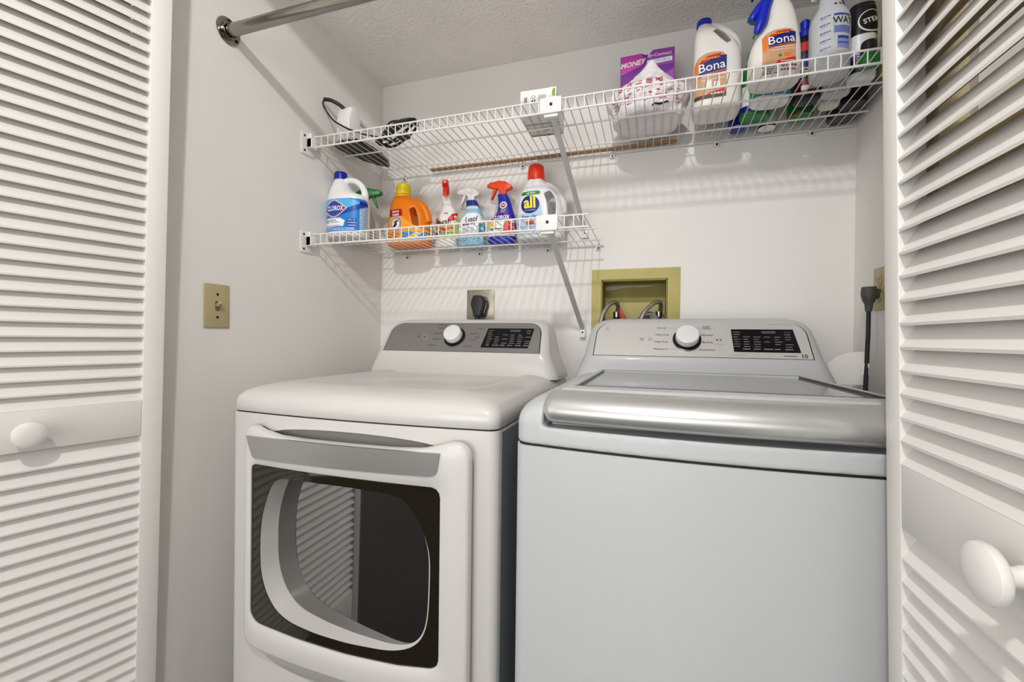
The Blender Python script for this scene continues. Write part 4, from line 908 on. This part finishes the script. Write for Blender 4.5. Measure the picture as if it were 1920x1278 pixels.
# --- light switch
t = thing('light_switch', 'beige light switch plate on the left wall beside the louvred door', 'light switch', (0, -.733, 1.176))
b = MB(); b.box(0, .0045, -.768, -.698, 1.1185, 1.2330, 'ivory'); b.build('plate', t, bevel=.003, bseg=3)
b = MB(); b.box(.004, .0052, -.739, -.727, 1.163, 1.188, 'ivory_dark'); b.build('toggle_slot', t)
b = MB(); b.obox(Matrix.Translation((.011, -.733, 1.180)) @ Matrix.Rotation(-.6, 4, 'Y'), .016, .009, .009, 'ivory'); b.build('toggle', t, bevel=.0015)
for z in (1.206, 1.146):
    b = MB(); b.lathe([(.0034,.0044),(.0034,.0056),(.002,.006)], (0, -.733, z), 'screw', (1,0,0), 12); b.build('screw', t)
# --- 240 V outlet and plug
t = thing('wall_outlet', 'square metal outlet plate on the back wall above the dryer', 'outlet', (.453, 0, 1.228))
b = MB(); b.box(.396, .510, -.005, 0, 1.171, 1.288, 'metal_plate'); b.build('plate', t, bevel=.0015)
b = MB(); b.lathe([(.029,.004),(.029,.010),(.026,.0105)], (.455, 0, 1.232), 'black_gloss', (0,-1,0), 32); b.build('socket', t)
t = thing('power_plug', 'black angled power plug with two cable ends on the metal plate above the dryer', 'plug', (.452, -.012, 1.232))
def oct_(cx, cz, s): return [(cx+s*a, cz+s*b_) for a, b_ in ((-.016,.032),(.016,.032),(.024,.012),(.026,-.004),(.019,-.026),(.014,-.05),(-.014,-.05),(-.019,-.026),(-.026,-.004),(-.024,.012))]
b = MB(); b.prism(oct_(.466, 1.228, .95), 'Y', -.030, -.0105, 'black_gloss'); b.build('plug_base', t, bevel=.003)
b = MB(); b.prism(oct_(.458, 1.230, 1.0), 'Y', -.056, -.030, 'rubber_grey'); b.build('plug_body', t, bevel=.006, bseg=3)
b = MB(); b.tube(catmull([(.458,-.040,1.185),(.456,-.042,1.165),(.450,-.045,1.13),(.450,-.05,1.08)], 5), .011, 'black_rubber', 12); b.build('cord', t)
# --- right wall outlet, plug and cord
t = thing('wall_outlet', 'beige double outlet plate on the right wall', 'outlet', (W, -.168, 1.245))
b = MB(); b.box(W-.005, W, -.203, -.133, 1.187, 1.303, 'ivory'); b.build('plate', t, bevel=.0025)
for z in (1.268, 1.224):
    b = MB(); b.lathe([(.0165,.004),(.0165,.007),(.015,.0075)], (W, -.168, z), 'ivory', (-1,0,0), 24)
    for y, h in ((-.175,.008),(-.161,.0065)): b.box(W-.0082, W-.0072, y-.0008, y+.0008, z-h/2+.003, z+h/2+.003, 'ivory_dark')
    b.lathe([(.0022,.0072),(.0022,.0082)], (W, -.168, z-.006), 'ivory_dark', (-1,0,0), 10); b.build('socket', t)
t = thing('tagged_plug', 'grey plug and cord with a white paper tag on the right wall', 'plug', (1.66, -.168, 1.224))
b = MB(); b.lathe([(.0165,-.014),(.018,.0),(.018,.008),(.014,.024),(.0095,.032),(.0085,.045),(.0075,.052)], (1.650, -.168, 1.236), 'cord_grey', (0,0,-1), 20)
b.tube([(1.650,-.168,1.232),(1.672,-.168,1.232)], .013, 'cord_grey', 16); b.build('plug', t, smooth=45)
b = MB(); b.tube(catmull([(1.650,-.168,1.19),(1.648,-.172,1.12),(1.642,-.18,1.02),(1.636,-.19,.95),(1.63,-.19,.85)], 6), .0052, 'black_rubber', 10); b.build('cord', t)
b = MB(); 
tgp = [(1.639,1.075),(1.600,1.072),(1.575,1.060),(1.556,1.044),(1.552,1.020),(1.551,.985),(1.600,.985),(1.640,.985)]
b.prism(tgp, 'Y', -.1765, -.1755, 'paper'); b.tube([(1.6445,-.1765,1.043),(1.6425,-.178,1.012)], .0066, 'paper', 12); b.build('paper_tag', t, smooth=0)
# --- recessed valve box
t = thing('valve_box', 'yellowish recessed water valve box in the back wall behind the washing machine', 'valve box', ((.881+1.182)/2, 0, 1.10))
b = MB(); ox0, ox1, oz0, oz1 = .883, 1.181, 1.065, 1.349; ix0, ix1, iz0, iz1 = .9175, 1.1405, 1.10, 1.3115
o = [(ox0,oz0),(ox1,oz0),(ox1,oz1),(ox0,oz1)]; i_ = [(ix0,iz0),(ix1,iz0),(ix1,iz1),(ix0,iz1)]
b.loft([[(x, 0, z) for x, z in o], [(x, -.006, z) for x, z in o], [(x, -.006, z) for x, z in i_], [(x, .0, z) for x, z in i_]], 'valve_box', False, False); b.build('frame', t, bevel=.002)
b = MB(); e = .001
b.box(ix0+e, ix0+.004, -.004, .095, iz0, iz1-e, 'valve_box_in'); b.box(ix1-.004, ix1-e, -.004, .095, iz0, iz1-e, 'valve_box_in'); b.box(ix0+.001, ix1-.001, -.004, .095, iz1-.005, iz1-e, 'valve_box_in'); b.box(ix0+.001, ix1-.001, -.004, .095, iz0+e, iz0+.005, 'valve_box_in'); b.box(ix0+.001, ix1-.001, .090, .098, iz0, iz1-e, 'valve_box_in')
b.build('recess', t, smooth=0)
b = MB(); b.box(ix0+.005, ix1-.005, .082, .0905, iz0+.004, 1.238, 'valve_box'); b.build('back_ledge', t, bevel=.002)
b = MB(); b.prism([(ix0+.005,1.2985),(ix0+.005,1.282),(.96,1.286),(.985,1.293),(1.03,1.2945),(1.05,1.2935),(1.09,1.297),(1.10,1.3)], 'Y', .086, .0905, 'putty'); b.build('putty_patch', t, smooth=0)
for x, m in ((.968, 'red_handle'), (1.114, 'brown_handle')):
    b = MB(); b.lathe([(.010,0),(.010,.03),(.0075,.032),(.0075,.05),(.011,.052),(.011,.072),(.008,.075)], (x, .045, 1.125), 'brass_dark', seg=16)
    k = b.build('tap', t); b = MB()
    if x < 1: b.prism([(x+.008,1.205),(x+.016,1.212),(x+.030,1.185),(x+.040,1.155),(x+.028,1.148),(x+.014,1.175)], 'Y', .030, .036, m)
    else: b.prism(ell(x+.018, 1.160, .016, .026, 20), 'Y', .032, .038, m)
    b.build('tap_handle', k, bevel=.0015)
def hose(lab, pts, r, m, name='water_hose'):
    t = thing(name, lab, 'hose', pts[0]); b = MB(); b.tube(catmull(pts, 6), r, m, 12); h = b.build('hose', t)
    return t
h1 = hose('braided steel hose curling over the left tap in the valve box', [(.968,.045,1.193),(.974,.030,1.213),(.972,.010,1.228),(.958,-.008,1.230),(.940,-.022,1.213),(.925,-.035,1.180),(.915,-.045,1.12),(.910,-.05,1.05)], .0075, 'braid')
b = MB(); b.tube([(.968,.045,1.182),(.968,.044,1.202)], .012, 'chrome', 12); b.build('coupling', h1)
h2 = hose('braided steel hose curling over the right tap in the valve box', [(1.114,.045,1.193),(1.120,.030,1.213),(1.118,.010,1.228),(1.103,-.008,1.230),(1.082,-.022,1.213),(1.062,-.035,1.186),(1.045,-.045,1.13),(1.035,-.05,1.06)], .0075, 'braid')
b = MB(); b.tube([(1.114,.045,1.182),(1.114,.044,1.202)], .012, 'chrome', 12); b.build('coupling', h2)
t = thing('drain_hose', 'grey ribbed drain hose between the two braided hoses', 'hose', (1.075, .02, 1.10))
b = MB(); pts = catmull([(1.045,.0,1.11),(1.055,.015,1.170),(1.078,.022,1.186),(1.100,.022,1.170),(1.108,.03,1.112)], 14)
b.tube(pts, [.014+.0022*(k % 2) for k in range(len(pts))], 'hose_grey', 16); b.build('hose', t, smooth=20)
b = MB(); b.tube(catmull([(1.033,-.035,1.128),(1.048,-.036,1.180),(1.075,-.03,1.186),(1.100,-.02,1.182),(1.114,-.012,1.118)], 6), .0026, 'hose_grey', 8); b.build('wire_tie', t)
# small nail head in the wall above the back rail
b = MB(); b.lathe([(.003,0),(.003,.004),(.0015,.005)], (1.352, -.0005, 1.885), 'screw', (0,-1,0), 12)
tag(b.build('wall_screw', loc=(1.352, 0, 1.885)), 'small dark screw in the back wall above the white jug', 'screw')
# ceiling lamp in the hall that lights the closet
t = thing('ceiling_lamp', 'round white ceiling lamp in the hall outside the closet', 'lamp', (.95, -1.98, 2.44))
b = MB(); b.lathe([(.12,0),(.12,.03),(.10,.04)], (.95, -1.98, 2.44), 'plastic_white', (0,0,-1), 32); b.build('lamp_body', t)
